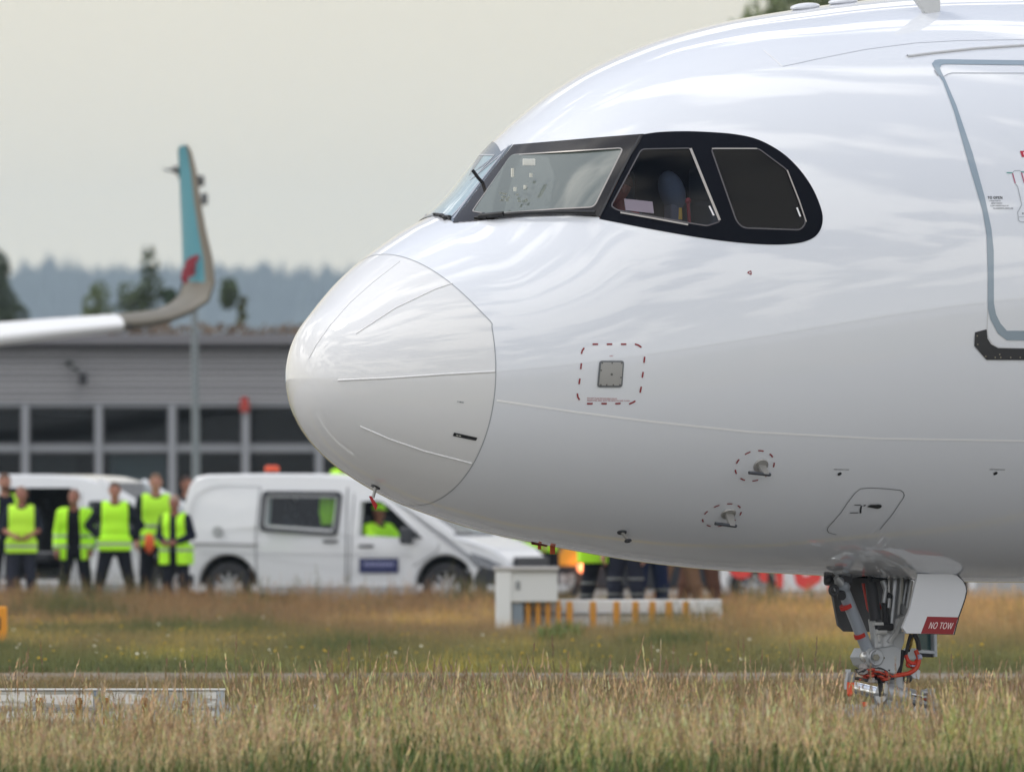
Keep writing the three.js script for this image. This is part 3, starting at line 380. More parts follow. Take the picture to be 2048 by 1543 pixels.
function van(label, px0, d, opt = {}) {
  const p = at(px0, 997, d), t = thing('van', label, 'van', [p.x, 0, p.z], opt.turn ?? 0), W = 0.94, wx = [0.70, 3.88], wr = 0.335;
  const prof = [[0.06, 0.30], [0.02, 0.55], [0.0, 1.05], [0.05, 1.55], [0.10, 1.72], [0.19, 1.835], [0.36, 1.872], [1.2, 1.885], [2.0, 1.88], [2.5, 1.85], [2.82, 1.77], [3.06, 1.66], [3.5, 1.36], [3.98, 1.05], [4.3, 0.975], [4.75, 0.86], [5.02, 0.71], [5.12, 0.56], [5.14, 0.40], [5.10, 0.26]];
  const low = [...arch(wx[1], wr, 0.44, 0.24), ...arch(wx[0], wr, 0.44, 0.24)], ring = [...prof, ...low];
  const winR = roundPoly([[1.24, 1.61], [2.33, 1.60], [2.285, 1.07], [1.22, 1.14]], 0.07), winF = roundPoly([[2.60, 1.55], [2.93, 1.56], [3.10, 1.46], [3.70, 0.94], [2.56, 1.0]], 0.05), sl = opt.open ? roundPoly([[1.28, 1.74], [2.42, 1.74], [2.44, 0.36], [1.28, 0.36]], 0.06) : winR;
  const narrow = (g) => { const q = g.attributes.position; for (let i = 0; i < q.count; i++) { const y = q.getY(i), x = q.getX(i); let f = 1 - 0.11 * clamp((y - 0.95) / 0.9, 0, 1) ** 1.3 - 0.03 * clamp((0.55 - y) / 0.3, 0, 1); f *= 1 - 0.22 * clamp((x - 3.95) / 1.2, 0, 1) ** 2 - 0.05 * clamp((0.25 - x) / 0.25, 0, 1) ** 2; q.setZ(i, q.getZ(i) * f); if (x > 4.2) q.setX(i, 4.2 + (x - 4.2) * 0.66); } g.computeVertexNormals(); return g; };
  const panel = (holes) => new THREE.ExtrudeGeometry(outline(ring, holes), { depth: 0.04, bevelEnabled: true, bevelThickness: 0.05, bevelSize: 0.045, bevelOffset: -0.045, bevelSegments: 4 });
  const near = panel([sl, winF]).translate(0, 0, W - 0.09), far = panel([winF]).translate(0, 0, -W + 0.05);
  const skin = []; for (let i = 0; i < prof.length - 1; i++) { if (prof[i][0] > 2.8 && prof[i][0] < 3.9) continue; const [a, b] = [prof[i], prof[i + 1]], L = Math.hypot(b[0] - a[0], b[1] - a[1]), g = new THREE.PlaneGeometry(L, 2 * W - 0.12, 2, 8).rotateX(-Math.PI / 2).rotateZ(Math.atan2(b[1] - a[1], b[0] - a[0])).translate((a[0] + b[0]) / 2, (a[1] + b[1]) / 2 - 0.001, 0); skin.push(g); }
  const paintM = opt.paint ?? vanWhite;
  part('body', [toCreasedNormals(narrow(merge([near])), 0.6), toCreasedNormals(narrow(merge([far])), 0.6), toCreasedNormals(narrow(merge(skin)), 0.8), bx(4.9, 0.1, 1.7, 2.55, 0.32, 0)], new THREE.MeshPhysicalMaterial().copy(paintM), t).material.side = THREE.DoubleSide;
  part('interior', [bx(4.6, 0.06, 1.6, 2.5, 0.42, 0), bx(0.05, 1.2, 1.55, 1.0, 1.1, 0), bx(1.75, 1.2, 0.03, 1.95, 1.15, -0.74), bx(0.9, 0.45, 0.03, 3.3, 0.80, -0.74), bx(0.5, 0.25, 1.45, 3.75, 0.95, 0, 0.05), bx(1.9, 0.02, 1.4, 1.75, 1.76, 0)], mat(0.03, 0.03, 0.033, 0.9), t);
  for (const [sx, sz] of [[2.5, .4], [2.5, -.4], [1.5, .4], [1.5, -.4]]) part('seat', [bx(0.5, 0.14, 0.5, sx + 0.2, 0.72, sz, 0.05), bx(0.14, 0.62, 0.48, sx - 0.05, 1.0, sz, 0.05).rotateZ(0.0), bx(0.1, 0.2, 0.26, sx - 0.07, 1.42, sz, 0.04)], mat(0.035, 0.035, 0.04, 0.9), t);
  const pane = (poly, z, name = 'side_window') => { const g = new THREE.ShapeGeometry(outline(poly)).translate(0, 0, z); return part(name, narrow(g), glass, t); };
  if (!opt.open) { const w = pane(winR, W - 0.05); const fr = new THREE.ExtrudeGeometry(outline(roundPoly([[1.20, 1.65], [2.37, 1.64], [2.32, 1.03], [1.18, 1.10]], 0.08), [roundPoly([[1.255, 1.595], [2.31, 1.585], [2.27, 1.085], [1.235, 1.155]], 0.06)]), { depth: 0.03, bevelEnabled: false }).translate(0, 0, W + 0.006); part('window_seal', narrow(fr), blackPlastic, w); }
  if (!opt.windowDown) pane(winF, W - 0.05);
  const ws = new THREE.PlaneGeometry(1.35, 1.6, 6, 10).rotateX(-Math.PI / 2); ws.rotateZ(-0.57).translate(3.42, 1.405, 0); part('windscreen', narrow(ws), glass, t);
  each('windscreen_pillar', [1, -1].map((s) => tube([V(2.78, 1.79, s * 0.80), V(3.3, 1.50, s * 0.83), V(4.0, 1.05, s * 0.88)], 0.045, 12)), paintM, t);
  // seams, moulding, handles, cap, mirror
  const strip = (pts, r, m, name) => part(name, narrow(merge([tube(pts.map(([x, y]) => V(x, y, W + 0.003)), r, 20, 5)])), m, t);
  strip([[2.44, 0.36], [2.45, 1.0], [2.44, 1.7]], 0.009, seam, 'door_seam'); strip([[2.50, 0.38], [2.52, 1.0], [2.54, 1.62]], 0.006, seam, 'door_seam'); strip([[3.42, 0.62], [3.78, 0.85], [3.80, 0.93]], 0.006, seam, 'door_seam');
  strip([[1.14, 0.36], [1.12, 1.05], [1.16, 1.7]], 0.007, seam, 'door_seam'); strip([[0.20, 0.93], [0.7, 0.925], [1.14, 0.91]], 0.016, mat(0.30, 0.30, 0.31, 0.6), 'slide_rail'); strip([[0.3, 0.80], [1.6, 0.79], [3.4, 0.77]], 0.006, mat(0.42, 0.43, 0.44, 0.5), 'crease');
  strip([[0.14, 1.15], [0.2, 1.55], [0.45, 1.70], [1.15, 1.71]], 0.006, mat(0.42, 0.43, 0.44, 0.5), 'crease');
  part('sill', [bx(2.3, 0.13, 0.05, 2.29, 0.29, W - 0.03, 0.02)], mat(0.30, 0.31, 0.32, 0.6), t);
  for (const x of [2.22, 2.74]) part('door_handle', bx(0.22, 0.045, 0.05, x, x < 2.5 ? 0.96 : 0.90, W + 0.005, 0.02), mat(0.10, 0.10, 0.105, 0.5), t);
  part('fuel_cap', new THREE.CylinderGeometry(0.075, 0.075, 0.02, 20).rotateX(Math.PI / 2).translate(0.56, 1.09, W - 0.012), mat(0.35, 0.36, 0.36, 0.5), t);
  part('mirror', [bx(0.16, 0.24, 0.2, 3.38, 1.04, W + 0.14, 0.05), cyl(V(3.4, 0.98, W - 0.05), V(3.4, 0.98, W + 0.08), 0.03)], blackPlastic, t);
  part('front_bumper', narrow(merge([new THREE.ExtrudeGeometry(outline(roundPoly([[4.42, 0.24], [4.34, 0.44], [4.44, 0.56], [4.62, 0.66], [5.12, 0.50], [5.17, 0.36], [5.12, 0.22]], 0.05)), { depth: 2 * W - 0.02, bevelEnabled: true, bevelSize: 0.015, bevelThickness: 0.02, bevelSegments: 2, steps: 4 }).translate(0, 0, -W + 0.01)])), blackPlastic, t);
  part('grille', narrow(merge([bx(0.07, 0.30, 1.62, 5.10, 0.60, 0, 0.02)])), blackPlastic, t);
  part('headlight', narrow(merge([new THREE.ExtrudeGeometry(outline(roundPoly([[4.28, 0.80], [4.62, 0.72], [4.92, 0.62], [4.9, 0.56], [4.62, 0.60], [4.4, 0.66]], 0.03)), { depth: 0.05, bevelEnabled: true, bevelSize: 0.01, bevelThickness: 0.01 }).translate(0, 0, W - 0.035)])), mat(0.10, 0.11, 0.13, 0.15, { clearcoat: 1 }), t);
  part('rear_bumper', narrow(merge([bx(0.30, 0.26, 2 * W, 0.10, 0.40, 0, 0.06)])), blackPlastic, t);
  for (const x of wx) for (const s of [1, -1]) { wheel(t, x, wr, s * (W - 0.13), wr, s); }
  each('wheel_well', wx.map((x) => new THREE.CylinderGeometry(0.435, 0.435, 1.62, 24, 1, true).rotateX(Math.PI / 2).translate(x, wr, 0)), mat(0.012, 0.012, 0.012, 0.95, { side: THREE.DoubleSide }), t);
  if (opt.sign) { const tx = canvasTex(256, 96, (c, w, h) => { c.fillStyle = '#141c4e'; c.fillRect(0, 0, w, h); c.fillStyle = '#8f92b4'; for (let i = 0; i < 9; i++) c.fillRect(34 + i * 22, 26 + (i % 2) * 2, 13, 24); }); part('door_sign', new THREE.PlaneGeometry(0.57, 0.2).translate(2.93, 0.63, W + 0.02), new THREE.MeshStandardMaterial({ map: tx, roughness: 0.5 }), t); }
  if (opt.open) part('sliding_door', narrow(merge([new THREE.ExtrudeGeometry(outline(roundPoly([[0.12, 1.72], [1.22, 1.74], [1.24, 0.38], [0.25, 0.42]], 0.06), [roundPoly([[0.24, 1.6], [1.12, 1.62], [1.1, 1.1], [0.24, 1.12]], 0.05)]), { depth: 0.05, bevelEnabled: true, bevelSize: 0.01, bevelThickness: 0.01 }).translate(0, 0, W + 0.06)])), paintM, t);
  return t;
}
const VT = -0.356, vo = at(409, 997, 198), vp = (x, y, z) => [vo.x + x * Math.cos(VT) + z * Math.sin(VT), y, vo.z - x * Math.sin(VT) + z * Math.cos(VT)];
van('white crew van with blue door sign parked beneath the jet nose', 409, 198, { sign: true, windowDown: true, turn: VT });
van('white van with its sliding door open behind the standing group', -122, 204, { open: true, turn: VT });
{ const p = V(...vp(1.17, 0, 0.45)); const b = thing('roof_beacon', 'orange red warning beacon on the roof of the white crew van', 'beacon', [p.x, 1.89, p.z]); part('beacon_base', new THREE.CylinderGeometry(0.1, 0.11, 0.03, 20).translate(0, 0.0, 0), blackPlastic, b); part('beacon_dome', bx(0.20, 0.10, 0.16, 0, 0.055, 0, 0.035), mat(0.72, 0.09, 0.03, 0.3), b); }
{ // someone in the driver's seat and a vest hung behind
  person('driver in hi-vis cap and jacket at the open window of the white van', vp(2.74, 0.64, 0.48), VT + 1.1, { h: 1.72, seed: 1, sit: true, sleeves: true, hat: hiVis, armL: 'reach', armR: 'reach' });
  const q = V(...vp(2.12, 1.38, 0.66)), g = iso((x, y, z) => { const a = Math.max(Math.abs(x) - 0.165 - 0.03 * Math.sin(y * 16 + 1) * 0.4, Math.abs(y) - 0.20, Math.abs(z + 0.014 * Math.sin(x * 38) + 0.01 * Math.sin(y * 22)) - 0.02); const n = Math.hypot(x, y - 0.22) - 0.055; return Math.max(a, -n); }, [-0.25, -0.26, -0.06], [0.25, 0.26, 0.06], 0.014);
  const v = solo('safety_vest', g, hiVis, 'hi-vis vest hung up behind the rear side window of the white van', 'safety vest'); v.position.copy(q); v.rotation.y = VT;
  const hk = part('hanger_hook', tube([V(0, 0.2, 0), V(0, 0.26, 0), V(0.02, 0.30, 0)], 0.006, 8), mat(0.1, 0.1, 0.1, 0.5), v);
}
{ // yellow service vehicle half hidden by the belly
  const p = at(1120, 997, 214), sc = 214 / 28800, t = thing('service_truck', 'yellow service truck with dark front and glowing lamp under the jet belly', 'truck', [p.x - 1.9, 0, p.z]);
  const W = 0.9, x = (px) => (px - 1120) * sc + 1.9, y = (py) => EYE + (HOR - py) * sc;
  const yel = mat(0.72, 0.33, 0.02, 0.4, { clearcoat: 1 });
  const ring = [[x(1106), y(1128)], [x(1106), y(1104)], [x(1114), y(1094)], [x(1120), y(1000)], [x(1126), y(980)], [x(1250), y(980)], [x(1260), y(1060)], [x(1270), y(1128)]];
  part('body', new THREE.ExtrudeGeometry(outline(ring, [roundPoly([[x(1130), y(1060)], [x(1134), y(996)], [x(1238), y(996)], [x(1246), y(1060)]], 0.05)]), { depth: 1.7, bevelEnabled: true, bevelSize: 0.03, bevelThickness: 0.04, bevelSegments: 3 }).translate(0, 0, -0.85), yel, t);
  part('side_window', new THREE.ShapeGeometry(outline(roundPoly([[x(1128), y(1062)], [x(1132), y(994)], [x(1240), y(994)], [x(1248), y(1062)]], 0.05))).translate(0, 0, 0.8), glass, t);
  part('chassis', [bx(x(1420) - x(1150), 0.42, 1.72, x(1285), y(1150), 0, 0.05), bx(x(1165) - x(1106), 0.16, 1.76, x(1136), y(1136), 0, 0.05)], mat(0.012, 0.014, 0.02, 0.6), t);
  const lampMat = new THREE.MeshStandardMaterial({ color: new THREE.Color(0.8, 0.3, 0.15), emissive: new THREE.Color(1.0, 0.36, 0.17), emissiveIntensity: 0.9, roughness: 0.4 });
  part('headlight', [ball(V(x(1165), y(1134), 0.90), 0.085, 1, 1, 0.5, 18)], lampMat, t);
  part('headlight_bezel', new THREE.TorusGeometry(0.09, 0.018, 8, 24).translate(x(1165), y(1134), 0.88), mat(0.02, 0.02, 0.02, 0.5), t);
  const L = new THREE.PointLight(new THREE.Color(1, 0.42, 0.2), 0.25); L.position.set(x(1165), y(1134), 1.02); L.castShadow = true; L.shadow.radius = 4; t.add(L);
  for (const xx of [1.9, 4.4]) for (const s of [1, -1]) wheel(t, xx, 0.36, s * 0.78, 0.36, s);
}
{ // white response car with red lettering blocks
  const d = 200, sc = d / 28800, p = at(1700, 997, d), x = (px) => (px - 1700) * sc, y = (py) => EYE + (HOR - py) * sc, t = thing('response_car', 'white car with large red markings behind the nose gear', 'car', [p.x, 0, p.z], 0);
  const W = 0.86, wx = [x(1506), x(1880)], prof = [[x(1440), 0.35], [x(1437), y(1120)], [x(1450), 1.2], [x(1500), 1.45], [x(1760), 1.47], [x(1840), 1.02], [x(1930), 0.85], [x(1950), 0.62], [x(1948), 0.3]];
  const ring = [...prof, ...arch(wx[1], 0.31, 0.37, 0.24), ...arch(wx[0], 0.31, 0.37, 0.24)], win = roundPoly([[x(1520), 0.98], [x(1530), 1.36], [x(1740), 1.37], [x(1805), 1.0]], 0.05);
  part('body', new THREE.ExtrudeGeometry(outline(ring, [win]), { depth: 1.6, bevelEnabled: true, bevelSize: 0.03, bevelThickness: 0.05, bevelSegments: 3, bevelOffset: -0.03 }).translate(0, 0, -0.8), mat(0.72, 0.72, 0.72, 0.35, { clearcoat: 1 }), t);
  part('side_window', new THREE.ShapeGeometry(outline(win)).translate(0, 0, 0.78), glass, t); part('cabin', bx(2, 0.4, 1.3, 0, 1.15, 0), mat(0.02, 0.02, 0.02, 0.9), t);
  const red = mat(0.72, 0.05, 0.04, 0.5), blob = (pts, r) => new THREE.ExtrudeGeometry(outline(roundPoly(pts.map(([a, b]) => [x(a), y(b)]), r)), { depth: 0.008, bevelEnabled: false }).translate(0, 0, 0.852);
  for (const q of [[[1455, 1100], [1500, 1100], [1500, 1152], [1476, 1158], [1458, 1146]], [[1512, 1100], [1530, 1100], [1534, 1165], [1518, 1160]], [[1548, 1100], [1566, 1100], [1564, 1176], [1550, 1174]], [[1578, 1100], [1594, 1100], [1604, 1152], [1618, 1150], [1626, 1100], [1644, 1100], [1640, 1160], [1612, 1180], [1590, 1168]], [[1650, 1140], [1668, 1140], [1668, 1182], [1654, 1184]]]) part('red_marking', blob(q, 0.04), red, t);
  for (const a of wx) for (const s of [1, -1]) wheel(t, a, 0.31, s * (W - 0.12), 0.31, s);
  each('wheel_well', wx.map((a) => new THREE.CylinderGeometry(0.365, 0.365, 1.66, 24, 1, true).rotateX(Math.PI / 2).translate(a, 0.31, 0)), mat(0.012, 0.012, 0.012, 0.95, { side: THREE.DoubleSide }), t);
}

// ------------------------------------------------------------------ airfield cabinets, signs and posts
const signWhite = mat(0.66, 0.66, 0.64, 0.6), orangeP = mat(0.55, 0.24, 0.03, 0.7), blueGrey = mat(0.22, 0.26, 0.30, 0.6);
{
  const d = 165, sc = d / 28800, X = (px) => (px - 1024) * sc, Y = (py) => EYE + (HOR - py) * sc, z = D0 - d;
  const t = thing('equipment_cabinet', 'white electrical cabinet with one tall leg in the meadow under the jet', 'cabinet', [X(1052), 0, z]), o = X(1052);
  part('cabinet_body', [bx(X(1115) - X(1020), Y(1142) - Y(1203), 0.36, (X(1115) + X(1020)) / 2 - o, (Y(1142) + Y(1203)) / 2, 0, 0.012)], signWhite, t);
  part('cabinet_side', bx(X(1022) - X(991), Y(1142) + 0.02, 0.40, (X(1022) + X(991)) / 2 - o, Y(1142) / 2, 0.01, 0.012), mat(0.74, 0.74, 0.72, 0.55), t);  // lighter than the body: sunlit side painted into the colour
  part('lid', bx(X(1118) - X(986), 0.05, 0.46, (X(1118) + X(986)) / 2 - o, Y(1137), 0, 0.015), mat(0.42, 0.40, 0.38, 0.6), t);
  part('lock', bx(0.05, 0.10, 0.02, X(1036) - o, Y(1170), 0.185, 0.008), mat(0.25, 0.26, 0.26, 0.5), t);
  part('side_plate', bx(X(1046) - X(1023), Y(1205), 0.2, (X(1046) + X(1023)) / 2 - o, Y(1205) / 2, 0.04, 0.01), blueGrey, t);
  const s = thing('runway_sign', 'low white airfield sign panel standing behind the row of orange posts', 'sign', [X(1230), 0, z - 0.25]), o2 = X(1230);
  part('panel', [bx(X(1445) - X(1040), Y(1199) - 0.04, 0.22, (X(1445) + X(1040)) / 2 - o2, (Y(1199) + 0.04) / 2, 0, 0.015)], signWhite, s);
  part('rail', bx(X(1440) - X(1045), 0.02, 0.03, (X(1440) + X(1045)) / 2 - o2, Y(1226), 0.125, 0.005), mat(0.32, 0.33, 0.34, 0.6), s);
  [1056, 1076, 1096, 1117, 1139, 1186, 1233, 1271, 1305, 1338, 1372].forEach((px, i) => {
    const g = thing('orange_post', ['first', 'second', 'third', 'fourth', 'fifth', 'sixth', 'seventh', 'eighth', 'ninth', 'tenth', 'eleventh'][i] + ' orange post from the white cabinet leg along the low sign', 'post', [X(px), 0, z + 0.08], 0, i < 4 ? 'orange posts below the cabinet' : 'orange posts along the low white sign');
    const h = Y(1199 + (i < 4 ? 1 : 3)); part('post', bx(i < 4 ? 0.055 : 0.075, h, 0.05, 0, h / 2, 0, 0.012), orangeP, g); part('bracket', bx(0.09, 0.035, 0.07, 0, h - 0.1, -0.03, 0.008), mat(0.38, 0.17, 0.03, 0.7), g);
  });
}
{ // the two low sign backs in the grass
  const d = 98.2, sc = d / 28800, X = (px) => (px - 1024) * sc, Y = (py) => EYE + (HOR - py) * sc, z = D0 - d;
  [[-260, 203, 1376, 1384, 'weathered white sign panel at the frame edge low in the grass'], [210, 449, 1378, 1386, 'weathered white sign panel with grey corner in the near grass']].forEach(([a, b, ya, yb, label], i) => {
    const o = X((a + b) / 2), t = thing('runway_sign', label, 'sign', [o, 0, z]), w = X(b) - X(a), h = Y(1380);
    const dirty = new THREE.MeshStandardMaterial({ map: dataTex(128, (x, y) => { const n = tile(x, y, 3, 88 + i, 5), q = smoothstep(n, 0.42, 0.60); return [toS(lerp(0.78, 0.40, q)), toS(lerp(0.76, 0.385, q)), toS(lerp(0.70, 0.33, q))]; }, true), roughness: 0.8 });
    part('panel', [bx(w, h * 0.52, 0.16, 0, h * 0.74, 0, 0.01), bx(w, h * 0.42, 0.13, 0, h * 0.23, -0.005, 0.01)], dirty, t);
    part('cover_strip', bx(w + 0.01, 0.012, 0.19, 0, h + 0.006, 0, 0.004), mat(0.62, 0.61, 0.57, 0.8), t);
    part('end_plate', bx(0.05, h, 0.17, (i ? 1 : 1) * (w / 2 - 0.03), h / 2, 0.003, 0.008), i ? mat(0.42, 0.45, 0.46, 0.7) : blueGrey, t);
  });
  [[79, 0], [158, 0], [212, 1], [289, 1], [371, 1]].forEach(([px, k], i) => { const g = thing('rusty_post', ['short rusty post nearer the frame edge before the first low sign panel', 'short rusty post beside the blue end plate of the first low sign', 'rusty post at the gap where the second low sign begins', 'rusty post before the middle of the second low sign', 'rusty post nearest the grey corner of the second low sign'][i], 'post', [X(px), 0, z + 0.12], 0, ['rusty posts before the first sign', 'rusty posts before the second sign'][k]); const h = Y(i === 4 ? 1400 : 1394); part('post', bx(0.04, h, 0.03, 0, h / 2, 0, 0.006), mat(0.33, 0.155, 0.03, 0.85), g); part('clamp', bx(0.05, 0.03, 0.045, 0, h - 0.03, 0, 0.006), mat(0.24, 0.11, 0.03, 0.85), g); });
}
{ const d = 150, p = at(2, 997, d), h = EYE + (HOR - 1212) * d / 28800; const t = thing('marker_post', 'bright orange marker post cut by the frame edge in the far grass', 'post', [p.x, 0, p.z]); part('post', [bx(0.12, h, 0.1, 0, h / 2, 0, 0.02)], mat(0.75, 0.30, 0.02, 0.6), t); part('clip', bx(0.03, 0.14, 0.11, -0.02, h - 0.18, 0.01, 0.005), mat(0.12, 0.06, 0.02, 0.6), t); }
// ------------------------------------------------------------------ the jet: a lofted nose whose top, belly and plan follow stations
const TH = 33 * Math.PI / 180, CT = Math.cos(TH), ST = Math.sin(TH);
const KS = [0, .03, .12, .3, .6, .95, 1.3, 1.6, 1.9, 2.3, 2.8, 3.4, 4.1, 5, 6.2, 9], KU = KS.map(Math.sqrt);
const KW = [0, .2, .385, .595, .83, 1.04, 1.20, 1.315, 1.415, 1.53, 1.65, 1.765, 1.865, 1.945, 1.975, 1.975];
const KT = [0.0, 0.192, 0.373, 0.542, 0.798, 1.011, 1.198, 1.435, 1.751, 2.041, 2.272, 2.446, 2.567, 2.674, 2.736, 2.731];
const KB = [0.0, -0.177, -0.353, -0.543, -0.728, -0.879, -0.984, -1.06, -1.115, -1.181, -1.253, -1.311, -1.343, -1.389, -1.405, -1.401];
const TIP = 2.3584;
function herm(yk) {
  const n = KU.length, d = [], m = []; for (let i = 0; i < n - 1; i++) d[i] = (yk[i + 1] - yk[i]) / (KU[i + 1] - KU[i]);
  for (let i = 1; i < n - 1; i++) { const a = KU[i] - KU[i - 1], b = KU[i + 1] - KU[i]; m[i] = (d[i - 1] * b + d[i] * a) / (a + b); } m[0] = 2 * d[0] - m[1]; m[n - 1] = 0;
  return (u) => { if (u >= KU[n - 1]) return yk[n - 1]; let i = 0; while (i < n - 2 && KU[i + 1] <= u) i++; const h = KU[i + 1] - KU[i], t = (u - KU[i]) / h, t2 = t * t, t3 = t2 * t; return (2 * t3 - 3 * t2 + 1) * yk[i] + (t3 - 2 * t2 + t) * h * m[i] + (-2 * t3 + 3 * t2) * yk[i + 1] + (t3 - t2) * h * m[i + 1]; };
}
const fT = herm(KT), fB = herm(KB), fW = herm(KW);
function sp(u, f) {    // local point: x aft along the axis, y up, z to port
  const s = u * u, zt = fT(u) + TIP, zb = fB(u) + TIP, w = fW(u); let q = clamp(s / 5.5, 0, 1); q = q * q * (3 - 2 * q);
  let zc = TIP + (0.5 * (KT[15] + KB[15]) - 0.05) * q; zc = Math.min(Math.max(zc, zb + 0.25 * (zt - zb)), zt - 0.25 * (zt - zb));
  const c = Math.cos(f), n = Math.sin(f); return V(s, zc + (n > 0 ? zt - zc : zc - zb) * n, w * c);
}
function sn(u, f) { const e = 1e-3, a = sp(Math.max(u - e, 1e-4), f), b = sp(u + e, f), c = sp(Math.max(u, 0.004), f - e), d = sp(Math.max(u, 0.004), f + e); const n = b.sub(a).cross(d.sub(c)).normalize(); const p = sp(u, f); if (n.dot(V(-0.25, p.y - TIP - 0.2, p.z)) < 0) n.negate(); return n; }
const so = (u, f, off) => sp(u, f).addScaledVector(sn(u, f), off);
const JET = V((1790 - 1024) / S + 0.0791 - 4.97 * CT, 0, 4.97 * ST);
const jet = thing('airliner', 'large white jet airliner nose with black-masked cockpit windows filling the picture', 'airliner', [JET.x, 0, JET.z], TH);
const toWorld = (p) => V(JET.x + p.x * CT + p.z * ST, p.y, JET.z - p.x * ST + p.z * CT);
const pix = (p) => { const w = toWorld(p), d = D0 - w.z; return [1024 + w.x * S * D0 / d, HOR - (w.y - EYE) * S * D0 / d]; };
// where a photo pixel meets the port skin
const TAB = []; for (let i = 0; i <= 150; i++) for (let j = 0; j <= 150; j++) { const u = 0.06 + i * 0.0196, f = -1.5 + j * 0.0247, p = sp(u, f), q = pix(p); TAB.push([q[0], q[1], u, f, toWorld(p).z]); }
function inv(px, py) {
  let best = null, bs = 1e9; for (const t of TAB) { const d = (t[0] - px) ** 2 + (t[1] - py) ** 2; const sc = d < 700 ? d * 1e-3 - t[4] * 10 : 1e6 + d; if (sc < bs) { bs = sc; best = t; } }
  let u = best[2], f = best[3];
  for (let k = 0; k < 14; k++) { const a = pix(sp(u, f)), e = 1e-4, b = pix(sp(u + e, f)), c = pix(sp(u, f + e)), A = (b[0] - a[0]) / e, B = (c[0] - a[0]) / e, C = (b[1] - a[1]) / e, E = (c[1] - a[1]) / e, det = A * E - B * C || 1e-9, rx = px - a[0], ry = py - a[1]; u += clamp((E * rx - B * ry) / det, -.05, .05); f += clamp((A * ry - C * rx) / det, -.05, .05); if (rx * rx + ry * ry < 1e-4) break; }
  return [u, f];
}
// a point on the plane at lateral offset w under a photo pixel (local axes)
function L(px, py, w) { const ex = (px - 1024) / S / D0, ey = (HOR - py) / S / D0, o = [0 - JET.x, EYE, D0 - JET.z], toL = (x, z) => [x * CT - z * ST, x * ST + z * CT], a = toL(o[0], o[2]), b = toL(ex, -1), t = (w - a[1]) / b[1]; return V(a[0] + b[0] * t, o[1] + ey * t, w); }
function dense(pts, step, closed = true) { const o = []; for (let i = 0; i < pts.length - (closed ? 0 : 1); i++) { const a = pts[i], b = pts[(i + 1) % pts.length], n = Math.max(1, Math.ceil(Math.hypot(b[0] - a[0], b[1] - a[1]) / step)); for (let k = 0; k < n; k++) o.push([lerp(a[0], b[0], k / n), lerp(a[1], b[1], k / n)]); } if (!closed) o.push(pts[pts.length - 1]); return o; }
const smooth = (pts, closed = true, n = 6) => new THREE.CatmullRomCurve3(pts.map(([x, y]) => V(x, y, 0)), closed, 'centripetal').getPoints(pts.length * n).map((p) => [p.x, p.y]);
function build(tris, verts, off, mirror, extra) { // verts: [u, f]; tris index triples
  const pos = [], nor = [], uv = []; verts.forEach(([u, f]) => { const n = sn(u, f), p = sp(u, f).addScaledVector(n, off); pos.push(p.x, p.y, mirror ? -p.z : p.z); nor.push(n.x, n.y, mirror ? -n.z : n.z); uv.push(p.x, p.y); });
  const idx = []; for (const [a, b, c] of tris) { const P = (i) => V(pos[i * 3], pos[i * 3 + 1], pos[i * 3 + 2]), nn = P(b).sub(P(a)).cross(P(c).sub(P(a))); if (nn.x * nor[a * 3] + nn.y * nor[a * 3 + 1] + nn.z * nor[a * 3 + 2] >= 0) idx.push(a, b, c); else idx.push(a, c, b); }
  const g = new THREE.BufferGeometry(); g.setAttribute('position', new THREE.Float32BufferAttribute(pos, 3)); g.setAttribute('normal', new THREE.Float32BufferAttribute(nor, 3)); g.setAttribute('uv', new THREE.Float32BufferAttribute(uv, 2)); g.setIndex(idx); return g;
}
function patchUF(contour, holes, off, lv, mirror) {
  const v2 = (a) => a.map(([u, f]) => new THREE.Vector2(u * 1.6, f)), tri = THREE.ShapeUtils.triangulateShape(v2(contour), holes.map(v2)); let verts = [...contour, ...holes.flat()], tris = tri;
  for (let k = 0; k < lv; k++) { const mid = new Map(), out = [], M = (a, b) => { const key = a < b ? a * 1e6 + b : b * 1e6 + a; if (!mid.has(key)) { mid.set(key, verts.length); verts.push([(verts[a][0] + verts[b][0]) / 2, (verts[a][1] + verts[b][1]) / 2]); } return mid.get(key); }; verts = verts.slice(); for (const [a, b, c] of tris) { const x = M(a, b), y = M(b, c), z = M(c, a); out.push([a, x, z], [x, b, y], [z, y, c], [x, y, z]); } tris = out; }
  return build(tris, verts, off, mirror);
}
const patch = (pts, off = 0.003, o = {}) => patchUF(dense(pts, o.step ?? 10).map((p) => inv(...p)), (o.holes ?? []).map((h) => dense(h, o.step ?? 10).map((p) => inv(...p))), off, o.lv ?? 2, o.mirror);
